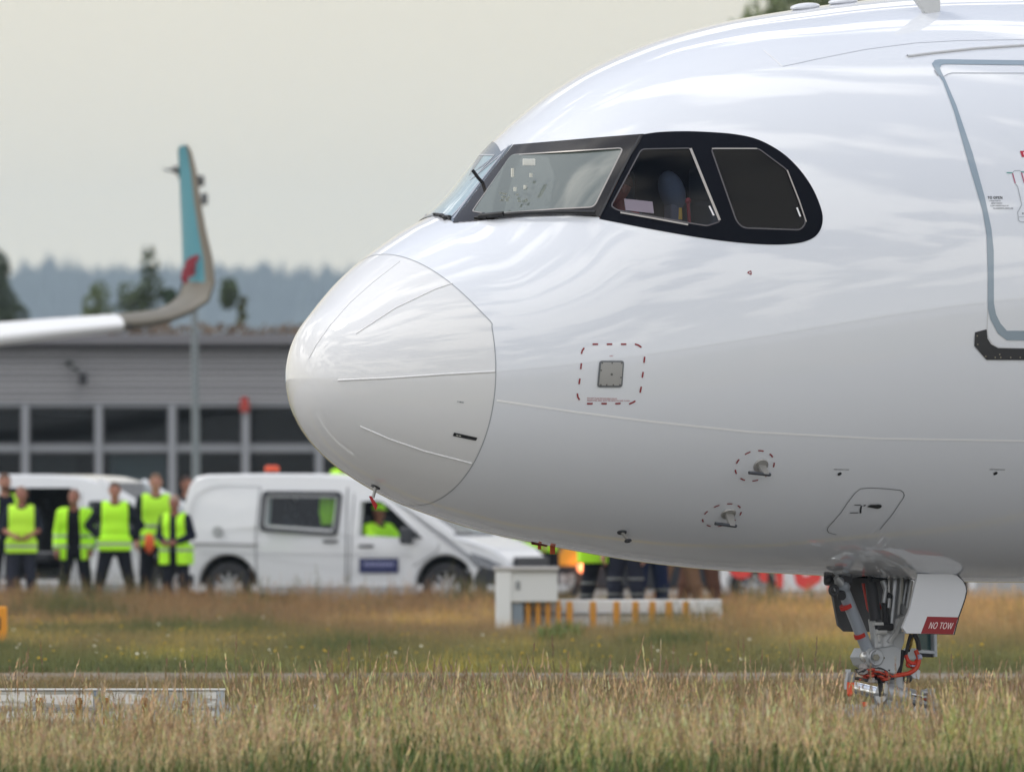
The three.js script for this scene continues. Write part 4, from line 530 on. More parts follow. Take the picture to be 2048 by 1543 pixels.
function ribbon(pts, width, off = 0.002, o = {}) {   // a strip of a width in metres along photo pixels
  const uf = o.uf ? pts : dense(pts, o.step ?? 8, !!o.closed).map((p) => inv(...p)); if (o.closed) uf.push(uf[0]);
  const P = uf.map((q) => sp(...q)), N = uf.map((q) => sn(...q)), pos = [], nor = [], uv = [], idx = [], n = P.length; let run = 0;
  for (let i = 0; i < n; i++) { const a = P[o.closed ? (i - 1 + n - (i === 0 ? 1 : 0)) % n : Math.max(0, i - 1)], b = P[o.closed ? (i + 1 + (i === n - 1 ? 1 : 0)) % n : Math.min(n - 1, i + 1)], t = b.clone().sub(a).normalize(), s = t.cross(N[i]).normalize(); if (i) run += P[i].distanceTo(P[i - 1]); for (const k of [-0.5, 0.5]) { const p = P[i].clone().addScaledVector(s, width * k).addScaledVector(N[i], off); pos.push(p.x, p.y, o.mirror ? -p.z : p.z); nor.push(N[i].x, N[i].y, o.mirror ? -N[i].z : N[i].z); uv.push(run, k); } if (i) { const q = i * 2; idx.push(q - 2, q - 1, q, q - 1, q + 1, q); } }
  const g = new THREE.BufferGeometry(); g.setAttribute('position', new THREE.Float32BufferAttribute(pos, 3)); g.setAttribute('normal', new THREE.Float32BufferAttribute(nor, 3)); g.setAttribute('uv', new THREE.Float32BufferAttribute(uv, 2)); g.setIndex(idx); return g;
}
const skinTube = (pts, r, off = 0, o = {}) => { const P = dense(pts, 10, false).map((p) => { const q = so(...inv(...p), off); if (o.mirror) q.z *= -1; return q; }); return new THREE.TubeGeometry(new THREE.CatmullRomCurve3(P), P.length * 2, r, 6, !!o.closed); };
function decal(c4, off = 0.0045, nx = 10, ny = 8) {  // corners: top left, top right, bottom right, bottom left
  const verts = [], uvs = [], tris = []; for (let j = 0; j <= ny; j++) for (let i = 0; i <= nx; i++) { const a = i / nx, b = j / ny, q = [0, 1].map((k) => lerp(lerp(c4[0][k], c4[1][k], a), lerp(c4[3][k], c4[2][k], a), b)); verts.push(inv(...q)); uvs.push(a, 1 - b); }
  for (let j = 0; j < ny; j++) for (let i = 0; i < nx; i++) { const a = j * (nx + 1) + i; tris.push([a, a + 1, a + nx + 1], [a + 1, a + nx + 2, a + nx + 1]); }
  const g = build(tris, verts, off); g.setAttribute('uv', new THREE.Float32BufferAttribute(uvs, 2)); return g;
}
const decalMat = (t) => new THREE.MeshStandardMaterial({ map: t, transparent: true, roughness: 0.5 });
const inside = (poly, x, y) => { let c = false; for (let i = 0, j = poly.length - 1; i < poly.length; j = i++) { const [a, b] = poly[i], [d, e] = poly[j]; if ((b > y) !== (e > y) && x < (d - a) * (y - b) / (e - b) + a) c = !c; } return c; };

// outlines read off the cockpit glazing
const maskPx = smooth([[1285, 269], [1316, 264.6], [1373, 262.6], [1425, 264.6], [1466, 268], [1507, 276], [1539, 289.7], [1571.5, 311], [1600, 339.6], [1624, 374], [1640, 410], [1645.7, 435], [1642, 457], [1630, 473.3], [1608, 483.5], [1575.6, 488.3], [1535, 488.9], [1482, 485.5], [1425.6, 479], [1356.7, 468], [1296, 457], [1235, 445], [1199, 438]], false, 5);
const post = [[1202, 430], [1212, 412], [1235, 365], [1262, 312], [1280, 281]];
const maskOut = [...maskPx, ...post], framePx = [[1028, 290], [1134, 281], [1215, 274], [1288, 268.3], [1279, 285], [1262, 312], [1234, 366], [1211, 413], [1200, 434.5], [1134, 430.5], [1053, 433.2], [972, 441], [905, 446], [930, 414], [964, 370], [998, 326]];
const wsPx = roundPoly([[1024, 311], [1247, 297], [1188.5, 415], [1113, 419], [979, 429.5], [945, 424]], [8, 10, 10, 6, 8, 5]);
const sidePx = roundPoly([[1283, 299], [1381, 297], [1440, 443], [1414, 452], [1377, 446], [1236, 421], [1222, 413]], [8, 6, 5, 5, 3, 6, 7]);
const aftPx = roundPoly([[1422, 297], [1516, 297], [1574, 340], [1613, 444], [1601, 460], [1486, 456], [1473, 443]], [9, 9, 8, 14, 8, 10, 10]);
const UF = (px, st = 9) => dense(px, st).map((p) => inv(...p));
const maskUF = UF(maskOut), frameUF = UF(framePx), holesUF = { ws: UF(wsPx), side: UF(sidePx), aft: UF(aftPx) };
// the starboard frame shows only as a sliver: its inner edge is seen, the rest mirrors the port side
const mir = (uf) => uf.map(([u, f]) => [u, Math.PI - f]);
const openUF = (px) => dense(px, 9, false).map((p) => inv(...p));
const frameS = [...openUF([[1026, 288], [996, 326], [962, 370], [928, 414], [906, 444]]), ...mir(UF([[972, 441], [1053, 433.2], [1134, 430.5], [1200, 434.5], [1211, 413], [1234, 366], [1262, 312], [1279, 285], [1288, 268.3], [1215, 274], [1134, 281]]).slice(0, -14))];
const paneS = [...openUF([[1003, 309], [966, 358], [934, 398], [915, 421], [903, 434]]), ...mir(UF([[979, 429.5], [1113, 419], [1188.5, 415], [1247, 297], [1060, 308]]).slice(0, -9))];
const bayUF = (() => { const o = []; const A = (s, w) => { const u = Math.sqrt(s); o.push([u, -Math.acos(clamp(w / fW(u), -1, 1))]); }; for (let i = 0; i <= 12; i++) A(lerp(4.32, 5.36, i / 12), 0.33); for (let i = 0; i <= 12; i++) A(lerp(5.36, 4.32, i / 12), -0.33); return o; })();
const cutPolys = [maskUF, frameUF, mir(maskUF), frameS], bayCut = (u, f) => { const s = u * u, w = fW(u) * Math.cos(f); return Math.sin(f) < 0 && s > 4.45 && s < 5.3 && Math.abs(w) < 0.2; };
const cut = (u, f) => bayCut(u, f > Math.PI ? f - 2 * Math.PI : f) || cutPolys.some((q) => inside(q, u, f));
function skin(uA, uB, rows, cols, off, cutting) {
  const verts = [], tris = []; for (let i = 0; i <= rows; i++) for (let j = 0; j <= cols; j++) { const f = -Math.PI / 2 + j / cols * 2 * Math.PI, a = uA(f), b = uB(f); verts.push([lerp(a, b, i / rows), f]); }
  const gone = cutting ? verts.map(([u, f]) => u > 0.9 && u < 2.45 && cut(u, f)) : null;
  for (let i = 0; i < rows; i++) for (let j = 0; j < cols; j++) { const a = i * (cols + 1) + j, b = a + 1, c = a + cols + 1, d = c + 1; for (const t of [[a, b, c], [b, d, c]]) if (!gone || !(gone[t[0]] && gone[t[1]] && gone[t[2]])) tris.push(t); }
  return build(tris, verts, off);
}
const white = new THREE.MeshPhysicalMaterial({ color: new THREE.Color(0.735, 0.755, 0.79), roughness: 0.06, specularIntensity: 0.8, clearcoat: 1, clearcoatRoughness: 0.005, ior: 1.5 });
const whiteRadome = new THREE.MeshPhysicalMaterial({ color: new THREE.Color(0.745, 0.745, 0.745), roughness: 0.07, specularIntensity: 0.8, clearcoat: 1, clearcoatRoughness: 0.008, ior: 1.5 });
const seamGrey = mat(0.33, 0.345, 0.37, 0.7), black = mat(0.004, 0.005, 0.009, 0.5, { specularIntensity: 0.1 }), bronze = mat(0.026, 0.023, 0.021, 0.12, { specularIntensity: 0.8 }), rim = mat(0.34, 0.32, 0.30, 0.35, { metalness: 0.4 }), darkMetal = mat(0.055, 0.055, 0.06, 0.5, { metalness: 0.4 }), probeMat = mat(0.36, 0.35, 0.33, 0.4, { metalness: 0.5 });
// radome seam: a frame plane below the kink, sloping forward above it
const seamS = (f) => { const a = Math.sin(f), port = Math.abs(Math.cos(f)); const k = smoothstep(a, 0.30, 0.36); const top = lerp(0.925, 0.66, Math.pow(clamp((a - 0.33) / 0.67, 0, 1), 0.85)); return lerp(0.912, top, k); };
const seamU = (f) => Math.sqrt(seamS(f));
part('radome', skin(() => 0, seamU, 90, 260, 0, false), whiteRadome, jet);
const hull = part('fuselage', [skin(seamU, () => 2.6, 170, 420, 0, true), skin(() => 2.6, () => 5.4, 60, 120, 0, false)], white, jet);
hull.geometry.computeBoundingSphere();
part('lining', [skin(seamU, () => 2.5, 90, 200, -0.035, true), skin((f) => 2.04, () => 2.05, 1, 200, -0.04, false)], mat(0.006, 0.006, 0.009, 0.95, { side: THREE.DoubleSide }), jet);
{ const uf = []; for (let j = 0; j <= 260; j++) { const f = -Math.PI / 2 + j / 260 * 2 * Math.PI; uf.push([seamU(f), f]); } part('radome_seam', ribbon(uf, 0.0065, 0.0015, { uf: true }), seamGrey, jet); }

// cockpit glazing, both sides
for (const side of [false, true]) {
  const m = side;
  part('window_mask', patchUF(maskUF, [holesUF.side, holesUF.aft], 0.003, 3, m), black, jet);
  part('windshield_frame', m ? patchUF(frameS, [paneS], 0.004, 3, false) : patchUF(frameUF, [holesUF.ws], 0.006, 3, m), m ? mat(0.30, 0.34, 0.38, 0.22, { metalness: 0.7 }) : bronze, jet);  // starboard frame pale: sky reflection at grazing angle put into its colour
  const flatPane = (uf, off, lv, k) => { const g = patchUF(uf, [], off, lv, m), p = g.attributes.position, n = g.attributes.normal, c = V(0, 0, 0), N = V(0, 0, 0); for (let i = 0; i < p.count; i++) { c.add(V(p.getX(i), p.getY(i), p.getZ(i))); N.add(V(n.getX(i), n.getY(i), n.getZ(i))); } c.divideScalar(p.count); N.normalize(); for (let i = 0; i < p.count; i++) { const v = V(p.getX(i), p.getY(i), p.getZ(i)), dd = v.clone().sub(c).dot(N); v.addScaledVector(N, -dd * k); p.setXYZ(i, v.x, v.y, v.z); n.setXYZ(i, ...V(n.getX(i), n.getY(i), n.getZ(i)).lerp(N, 0.7).normalize().toArray()); } return g; };
  const wsM = new THREE.MeshPhysicalMaterial({ color: new THREE.Color(0.20, 0.235, 0.205), transmission: 0.5, thickness: 0, roughness: 0.02, ior: 1.9 });
  const sdM = new THREE.MeshPhysicalMaterial({ color: new THREE.Color(0.60, 0.55, 0.64), transmission: 1, thickness: 0, roughness: 0, ior: 1.5, specularIntensity: 0.28 });
  const wg = m ? patchUF(paneS, [], 0.003, 3, false) : flatPane(holesUF.ws, 0.004, 3, 0.12); part('windshield', wg, m ? new THREE.MeshPhysicalMaterial({ color: new THREE.Color(0.40, 0.53, 0.58), transmission: 0.2, thickness: 0, roughness: 0, ior: 1.9 }) : wsM, jet); part('side_window', flatPane(holesUF.side, 0.0, 3, 0.3), sdM, jet); part('aft_window', flatPane(holesUF.aft, 0.0, 3, 0.3), sdM, jet);  // pale blue of the starboard pane paints in its sky reflection
  // slim bright retainers round the panes
  const loop = (px, w, off, material, name) => part(name, ribbon(px, w, off, { closed: true, mirror: m }), material, jet);
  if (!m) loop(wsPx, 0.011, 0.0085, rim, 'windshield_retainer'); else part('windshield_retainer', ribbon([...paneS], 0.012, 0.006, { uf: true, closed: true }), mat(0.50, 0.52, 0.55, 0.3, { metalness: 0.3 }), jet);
  loop(sidePx, 0.010, 0.006, mat(0.085, 0.08, 0.085, 0.4, { metalness: 0.5 }), 'window_retainer'); loop(aftPx, 0.010, 0.006, mat(0.085, 0.08, 0.085, 0.4, { metalness: 0.5 }), 'window_retainer');
  each('window_trim', [ribbon([[1381, 298], [1410, 370], [1439, 441]], 0.018, 0.010, { mirror: m }), ribbon([[1241, 426], [1310, 438], [1376, 450]], 0.012, 0.010, { mirror: m }), ribbon([[1424, 298.5], [1514, 298.5]], 0.009, 0.010, { mirror: m }), ribbon([[1574, 341], [1598, 402], [1612, 444]], 0.009, 0.010, { mirror: m })], rim, jet);
  part('post_seam', ribbon([[1281, 272], [1260, 312], [1232, 366], [1209, 414], [1199, 434]], 0.014, 0.009, { mirror: m }), mat(0.012, 0.012, 0.014, 0.5), jet);
  each('latch', [ribbon([[1418, 413], [1427, 432]], 0.012, 0.012, { mirror: m }), ribbon([[1593, 416], [1600, 434]], 0.012, 0.012, { mirror: m })], mat(0.72, 0.72, 0.72, 0.4), jet);
  // wiper
  const wp = (px, py, o) => { const q = so(...inv(px, py), o); if (m) q.z *= -1; return q; };
  const wiper = part('wiper', m ? [[872, 431, .012], [884, 434, .018], [892, 438, .02], [899, 436, .014]].map(([x, y, r]) => ball(so(...inv(x, y), 0.012), r, 1.4, 0.8, 1, 10)).concat([tube([so(...inv(868, 430), 0.01), so(...inv(884, 435), 0.02), so(...inv(901, 440), 0.01)], 0.008, 10, 5)]) : [tube([wp(975, 438, .02), wp(1040, 434.5, .035), wp(1110, 432, .04), wp(1192, 430, .035)], 0.014, 24, 6), tube([wp(960, 437, .02), wp(985, 439, .04), wp(1010, 437, .045)], 0.016, 12, 6), ball(wp(968, 436, .02), 0.028, 1, 0.8, 1, 10), tube([wp(950, 437, .01), wp(975, 440, .02)], 0.01, 8, 5)], mat(0.012, 0.012, 0.013, 0.5), jet);
}
// centre post between the windshields
part('centre_post', ribbon([[1020, 291], [990, 329], [956, 373], [924, 415], [907, 439]], 0.014, 0.010), mat(0.42, 0.44, 0.48, 0.3, { metalness: 0.4 }), jet);
part('ice_detector', [tube([so(...inv(966, 366), 0.0), so(...inv(966, 366), 0.045).add(V(-0.01, 0.0, 0)), so(...inv(966, 366), 0.085).add(V(-0.03, 0.02, 0))], 0.012, 10, 6)], mat(0.012, 0.012, 0.014, 0.5), jet);

// cockpit interior
{
  const c = group('cockpit', jet);
  part('cockpit_floor', bx(1.7, 0.05, 2.0, 2.75, 2.75, 0), mat(0.02, 0.02, 0.022, 0.9), c);
  part('glareshield', [bx(0.36, 0.05, 1.4, 1.82, 3.40, 0, 0.02), bx(0.10, 0.35, 1.4, 1.95, 3.2, 0)], mat(0.03, 0.035, 0.035, 0.8), c);
  part('bulkhead', (() => { const q = []; for (let i = 0; i < 40; i++) { const p = so(Math.sqrt(3.72), i / 40 * 2 * Math.PI, -0.05); q.push(new THREE.Vector2(-p.z, p.y)); } return new THREE.ExtrudeGeometry(new THREE.Shape(q), { depth: 0.04, bevelEnabled: false }).rotateY(Math.PI / 2).translate(3.70, 0, 0); })(), mat(0.008, 0.007, 0.012, 0.95), c);
  for (const s of [1, -1]) part('pilot_seat', [bx(0.48, 0.12, 0.48, 2.65, 3.02, s * 0.52, 0.04), bx(0.13, 0.6, 0.46, 2.92, 3.28, s * 0.52, 0.05), bx(0.1, 0.26, 0.28, 2.93, 3.68, s * 0.52, 0.045)], mat(0.10, 0.16, 0.19, 0.8), c);
  part('overhead_panel', bx(0.7, 0.05, 0.6, 2.5, 4.12, 0, 0.02), mat(0.05, 0.05, 0.055, 0.8), c);
  // observer's headrest seen through the sliding window, papers on the sill, bottles
  const q = (px, py, w) => L(px, py, w);
  { const h = q(1344, 382, 0.75); part('headrest', ball(V(0, 0, 0), 0.115, 0.72, 1.25, 0.9, 18).rotateZ(0.35).translate(h.x, h.y, h.z), mat(0.17, 0.27, 0.31, 0.85), c); const b = q(1346, 425, 0.75); part('seat_back', bx(0.09, 0.22, 0.12, b.x, b.y - 0.02, b.z, 0.03), mat(0.15, 0.22, 0.26, 0.85), c); }
  { const a = q(1278, 412, 1.02); part('document', [bx(0.23, 0.085, 0.006, 0, 0, 0).rotateX(-0.35).rotateZ(-0.08).translate(a.x, a.y, a.z)], mat(0.80, 0.82, 0.72, 0.7), c); }
  { const a = q(1361, 424, 1.1); part('flask', cyl(V(a.x, a.y - 0.05, a.z), V(a.x, a.y + 0.03, a.z), 0.014, 0.011), mat(0.55, 0.45, 0.05, 0.5), c); const b = q(1379, 412, 1.1); part('lever', [cyl(V(b.x, b.y - 0.12, b.z), V(b.x - 0.01, b.y + 0.02, b.z), 0.012), ball(V(b.x - 0.01, b.y + 0.035, b.z), 0.022)], mat(0.30, 0.04, 0.05, 0.5), c); }
  // switches and fittings behind the windshield
  const R = rng(19), bits = []; for (let i = 0; i < 24; i++) { const px = 1000 + R() * 120, py = 385 + R() * 26, a = q(px, py, 0.35 + R() * 0.35); bits.push(bx(0.012 + 0.02 * R(), 0.006 + 0.006 * R(), 0.01, a.x, a.y, a.z)); }
  part('glareshield_control', bits, mat(0.30, 0.32, 0.28, 0.6), c);
  { const a = q(1058, 324, 0.5); part('sun_visor', bx(0.10, 0.045, 0.01, a.x, a.y, a.z, 0.004), mat(0.80, 0.80, 0.74, 0.6), c); const b = q(1196, 372, 0.62); part('headset', tube([V(b.x - 0.03, b.y - 0.05, b.z), V(b.x - 0.02, b.y + 0.0, b.z), V(b.x - 0.005, b.y + 0.05, b.z), V(b.x + 0.03, b.y + 0.03, b.z)], 0.012, 16, 7), mat(0.80, 0.82, 0.80, 0.5), c); }
  for (const [px, py] of [[1025, 345], [1062, 350], [1030, 378], [1050, 374], [1066, 376]]) { const a = q(px, py, 0.45); part('panel_light', bx(0.018, px < 1030 ? 0.06 : 0.028, 0.01, a.x, a.y, a.z), mat(0.70, 0.70, 0.62, 0.6), c); }
}
{ const a = toWorld(V(2.24, 2.93, 0.52)); person('pilot in orange red jacket seated behind the sliding cockpit window', [a.x, a.y, a.z], TH - Math.PI / 2, { h: 1.74, seed: 0, sit: true, vest: false, jacket: [0.62, 0.05, 0.02], armL: 'reach', armR: 'reach', hair: [0.10, 0.06, 0.03], cell: 0.022 }); }

// seams, strips and panels on the skin
{
  const strips = [[[712, 667], [790, 616], [870, 578], [905, 566]], [[676, 760], [780, 755.5], [890, 748], [990, 742.5]], [[720, 852], [780, 878], [850, 902], [943, 926]]];
  for (const s of strips) part('lightning_strip', skinTube(s, s[0][1] < 700 ? 0.0042 : 0.0062, 0.001), mat(0.80, 0.80, 0.80, 0.3), jet);
  part('lightning_strip', skinTube([[618, 716], [632, 690], [660, 650], [700, 605], [745, 565], [800, 522]], 0.003, 0.0005), mat(0.74, 0.74, 0.75, 0.35), jet);
  part('skin_seam', [ribbon([[993, 800], [1150, 823], [1300, 842], [1500, 863], [1750, 876], [2048, 881], [2300, 882]], 0.014, 0.0022)], mat(0.92, 0.92, 0.92, 0.35, { clearcoat: 1 }), jet);
  part('skin_seam', [ribbon([[1566, 133], [1640, 117], [1730, 99], [1830, 86], [1920, 81], [2060, 79]], 0.005, 0.002)], mat(0.42, 0.44, 0.48, 0.6), jet);
  part('skin_seam', [ribbon([[1527, 100], [1545, 115], [1565, 133]], 0.008, 0.002)], mat(0.80, 0.80, 0.80, 0.3), jet);
  part('rain_gutter', skinTube([[1815, 113], [1870, 106], [1950, 97.5], [2048, 91], [2140, 88]], 0.012, 0.004), mat(0.60, 0.61, 0.63, 0.4), jet);
  // nose mark at the very tip
  part('tip_stud', ball(so(0.52, Math.PI * 0.98, 0.0), 0.010, 1, 1, 1, 10), mat(0.55, 0.55, 0.55, 0.3, { metalness: 0.7 }), jet);
}
const redInk = mat(0.26, 0.018, 0.025, 0.5), inkGrey = mat(0.10, 0.10, 0.11, 0.6), inkBlack = mat(0.012, 0.012, 0.014, 0.4);
const dashes = (list, w = 0.011) => list.map((p) => ribbon(p, w, 0.004, { step: 3 }));
{ // static plate and its dashed warning box
  const X = (x) => 1100 + x * 0.1465, Y = (y) => 640 + y * 0.1465, z = (l) => l.map(([x, y]) => [X(x), Y(y)]);
  part('warning_marking', dashes([[[580, 328], [655, 328]], [[775, 328], [850, 328]], [[968, 328], [1042, 328]], [[1158, 326], [1205, 340], [1247, 370]], [[1292, 498], [1282, 580]], [[1272, 705], [1258, 782]], [[1246, 905], [1228, 988]], [[1165, 1100], [1120, 1126], [1078, 1142]], [[963, 1134], [890, 1136]], [[775, 1136], [700, 1136]], [[582, 1136], [505, 1136]], [[402, 1086], [380, 1050], [372, 998]], [[395, 872], [408, 795]], [[418, 668], [428, 588]], [[428, 460], [440, 415], [467, 378]]].map(z)), redInk, jet, 'dark red dashed box round the static plate');
  const pl = part('static_plate', patch(z(roundPoly([[672, 552], [1010, 552], [985, 915], [640, 915]], 40)), 0.006, { step: 6 }), mat(0.16, 0.17, 0.18, 0.5, { metalness: 0.4 }), jet);
  part('plate_face', patch(z(roundPoly([[698, 574], [992, 574], [968, 890], [664, 890]], 25)), 0.0085, { step: 6 }), mat(0.36, 0.355, 0.34, 0.45, { metalness: 0.3 }), pl);
  part('rivet', [[712, 585], [845, 585], [975, 585], [697, 683], [965, 780], [690, 880], [770, 880], [860, 880], [950, 880], [838, 738]].map(([x, y], i) => { const r = i === 9 ? 17 : 11, o = []; for (let k = 0; k < 9; k++) o.push([x + r * Math.cos(k * .698), y + r * Math.sin(k * .698)]); return patch(z(o), 0.0105, { step: 5, lv: 1 }); }), mat(0.12, 0.115, 0.11, 0.5), pl);
  const t = canvasTex(512, 64, (c, w, h) => { c.clearRect(0, 0, w, h); c.fillStyle = '#a83a40'; c.font = 'bold 24px sans-serif'; c.fillText('DO NOT PLUG OR DEFORM HOLES', 2, 24, 355); c.fillText('INDICATED AREA MUST BE SMOOTH AND CLEAN', 2, 54, 505); });
  part('warning_text', decal([[X(503), Y(1048)], [X(1092), Y(1062)], [X(1092), Y(1112)], [X(503), Y(1110)]]), decalMat(t), jet);
  const t2 = canvasTex(128, 48, (c, w, h) => { c.clearRect(0, 0, w, h); c.fillStyle = '#b04048'; c.font = 'bold 38px sans-serif'; c.fillText('STAT', 6, 38, 116); });
  part('warning_text', decal([[X(810), Y(474)], [X(885), Y(474)], [X(883), Y(502)], [X(808), Y(502)]], 0.0045, 4, 3), decalMat(t2), jet);
}
{ // radome plate, numbers, small triangle
  const pl = part('maker_plate', patch(roundPoly([[908, 864], [955, 874.5], [952, 880.5], [905.5, 871]], 2), 0.004, { step: 4 }), inkBlack, jet);
  const t = canvasTex(128, 48, (c, w, h) => { c.clearRect(0, 0, w, h); c.fillStyle = '#c8c8c0'; c.fillRect(8, 12, 46, 22); c.fillRect(66, 12, 42, 22); });
  part('plate_print', decal([[912, 866.8], [924, 869.5], [923, 873.5], [911.5, 871]], 0.0055, 3, 2), decalMat(t), pl);
  const n = canvasTex(128, 40, (c, w, h) => { c.clearRect(0, 0, w, h); c.fillStyle = '#5c6067'; c.font = 'bold 34px sans-serif'; c.fillText('11840', 4, 33, 120); });
  part('number_text', decal([[914, 800], [932, 802.5], [931.5, 807], [913.5, 804.5]], 0.004, 4, 2), decalMat(n), jet);
  part('warning_triangle', [ribbon([[1495, 545], [1502, 541.5], [1502.5, 549]], 0.006, 0.004, { closed: true, step: 2 })], redInk, jet);
}
// probes with dashed rings
function probe(bpx, bpy, ring, wide) {
  const [u, f] = inv(bpx, bpy), n = sn(u, f), b = sp(u, f), g = group('pitot_probe', jet), fwd = V(-1, 0.02, 0);
  const disc = new THREE.CylinderGeometry(0.05, 0.054, 0.010, 24), q = new THREE.Quaternion().setFromUnitVectors(V(0, 1, 0), n); part('base_plate', disc.applyQuaternion(q).translate(b.x + n.x * 0.004, b.y + n.y * 0.004, b.z + n.z * 0.004), probeMat, g);
  const tip = b.clone().addScaledVector(n, 0.10), st = []; for (const s of [0, 1]) st.push(0);
  const blade = new THREE.ExtrudeGeometry(outline(roundPoly([[-0.022, 0], [0.03, 0], [0.022, 0.105], [-0.02, 0.105]], 0.008)), { depth: 0.016, bevelEnabled: true, bevelSize: 0.004, bevelThickness: 0.004, bevelSegments: 2 }).translate(0, 0, -0.008);
  const ax = V(1, 0, 0), zz = ax.clone().cross(n).normalize(), xx = n.clone().cross(zz).normalize(), M = new THREE.Matrix4().makeBasis(xx, n, zz).setPosition(b); part('strut', blade.applyMatrix4(M), probeMat, g);
  part('probe_tube', [cyl(tip.clone().addScaledVector(xx, 0.03), tip.clone().addScaledVector(xx, -0.13), 0.0125, 0.011), ball(tip.clone().addScaledVector(xx, 0.03), 0.0125, 1, 1, 1, 8)], mat(0.07, 0.075, 0.085, 0.4, { metalness: 0.6 }), g);
  const o = []; const [cx, cy, rx, ry, rot] = ring; for (let k = 0; k < 9; k++) { const a0 = k * 2 * Math.PI / 9 + 0.25, arc = []; for (let j = 0; j <= 3; j++) { const a = a0 + j / 3 * 0.30, x = rx * Math.cos(a), y = ry * Math.sin(a); arc.push([cx + x * Math.cos(rot) - y * Math.sin(rot), cy + x * Math.sin(rot) + y * Math.cos(rot)]); } o.push(arc); }
  part('warning_marking', dashes(o, 0.010), redInk, jet, 'dark red dashed ring round a pitot probe');
}
probe(1522, 930.5, [1509.5, 930.5, 40, 29, -0.34]); probe(1457, 1027, [1444, 1029, 40, 20.5, -0.30]);
{ // drain masts and belly tags
  const mast = (px, py, len, back, name, flag) => { const uf = inv(px, py), b = sp(...uf), n = sn(...uf), g = group(name, jet), e = b.clone().add(V(back, -len, 0.0)); part('mast_base', new THREE.CylinderGeometry(0.032, 0.036, 0.014, 16).applyQuaternion(new THREE.Quaternion().setFromUnitVectors(V(0, 1, 0), n)).translate(b.x, b.y, b.z), darkMetal, g); part('mast_tube', cyl(b, e, 0.012, 0.010), probeMat, g); return [g, e]; };
  const [g1, e1] = mast(751, 973, 0.075, -0.02, 'drain_mast');
  part('warning_flag', (() => { const s = new THREE.ExtrudeGeometry(outline([[-0.03, 0.012], [-0.012, 0.012], [0.03, -0.05], [0.018, -0.085], [0.0, -0.055]]), { depth: 0.004, bevelEnabled: false }); return s.rotateY(-0.4).translate(e1.x, e1.y, e1.z); })(), mat(0.45, 0.015, 0.02, 0.7), g1, 'small red flag tied to the drain mast');
  const [g2, e2] = mast(1244, 1063.5, 0.06, 0.05, 'drain_mast'); part('mast_foot', new THREE.TorusGeometry(0.018, 0.009, 6, 14).rotateX(1.2).translate(e2.x, e2.y, e2.z), darkMetal, g2);
  const tagB = group('cover_tag', jet), low = (px, py) => L(px, py, -0.1);
  part('cover_plate', [[1064, 1085.5, 1094, 1090], [1101, 1088.5, 1121, 1092]].map(([a, b, c, d]) => tube([low(a, b), low(c, d)], 0.011, 2, 5)), mat(0.20, 0.03, 0.02, 0.7), tagB); part('cover_ribbon', [[1079, 1088, 1.1], [1105, 1090, 1.9]].map(([a, b, k]) => { const q = low(a, b); return bx(0.028 * k * 0.7, 0.032 * k, 0.008, q.x, q.y - 0.016 * k, q.z); }), mat(0.55, 0.09, 0.015, 0.7), tagB);
}
{ // vents and the hatch with its handle
  const X = (x) => 1640 + x * 0.1102, Y = (y) => 920 + y * 0.1102, z = (l) => l.map(([x, y]) => [X(x), Y(y)]);
  for (const dx of [0, 312]) {
    const oval = []; for (let k = 0; k < 14; k++) { const a = k / 14 * 6.283, x = 42 * Math.cos(a), y = 26 * Math.sin(a), r = -0.5; oval.push([X(356 + x * Math.cos(r) - y * Math.sin(r)) + dx, Y(242 + x * Math.sin(r) + y * Math.cos(r)) - (dx ? 1 : 0)]); }
    part('static_port', patch(oval, 0.004, { step: 3, lv: 1 }), inkBlack, jet);
    const t = canvasTex(256, 32, (c, w, h) => { c.clearRect(0, 0, w, h); c.fillStyle = '#26282b'; c.font = 'bold 30px sans-serif'; c.fillText('KEEP HOLES CLEAN', 2, 27, 252); });
    part('port_text', decal([[X(248) + dx, Y(146)], [X(530) + dx, Y(152)], [X(528) + dx, Y(180)], [X(246) + dx, Y(172)]], 0.004, 5, 2), decalMat(t), jet);
  }
  part('hatch_seam', ribbon(z([[1090, 1250], [1200, 1120], [1330, 960], [1440, 790], [1510, 690], [1532, 630], [1515, 580], [1465, 540], [1200, 512], [920, 498], [740, 512], [640, 590], [500, 770], [380, 950], [240, 1110], [150, 1210], [132, 1260], [160, 1310], [300, 1345]]), 0.006, 0.0025), mat(0.16, 0.165, 0.175, 0.7), jet);
  part('hatch_handle', patch(z(roundPoly([[845, 830], [905, 795], [1090, 790], [1125, 805], [1105, 850], [1040, 868], [960, 852]], 22)), 0.008, { step: 4 }), mat(0.012, 0.012, 0.010, 0.4), jet);
  part('handle_marking', [ribbon(z([[625, 806], [738, 806]]), 0.010, 0.004, { step: 4 }), ribbon(z([[545, 948], [697, 948]]), 0.010, 0.004, { step: 4 })], mat(0.13, 0.135, 0.14, 0.6), jet);
  part('handle_marking', [ribbon(z([[738, 955], [735, 900], [750, 830], [762, 815]]), 0.012, 0.004, { step: 3 }), ribbon(z([[790, 818], [830, 808]]), 0.013, 0.004, { step: 3 })], inkBlack, jet);
}
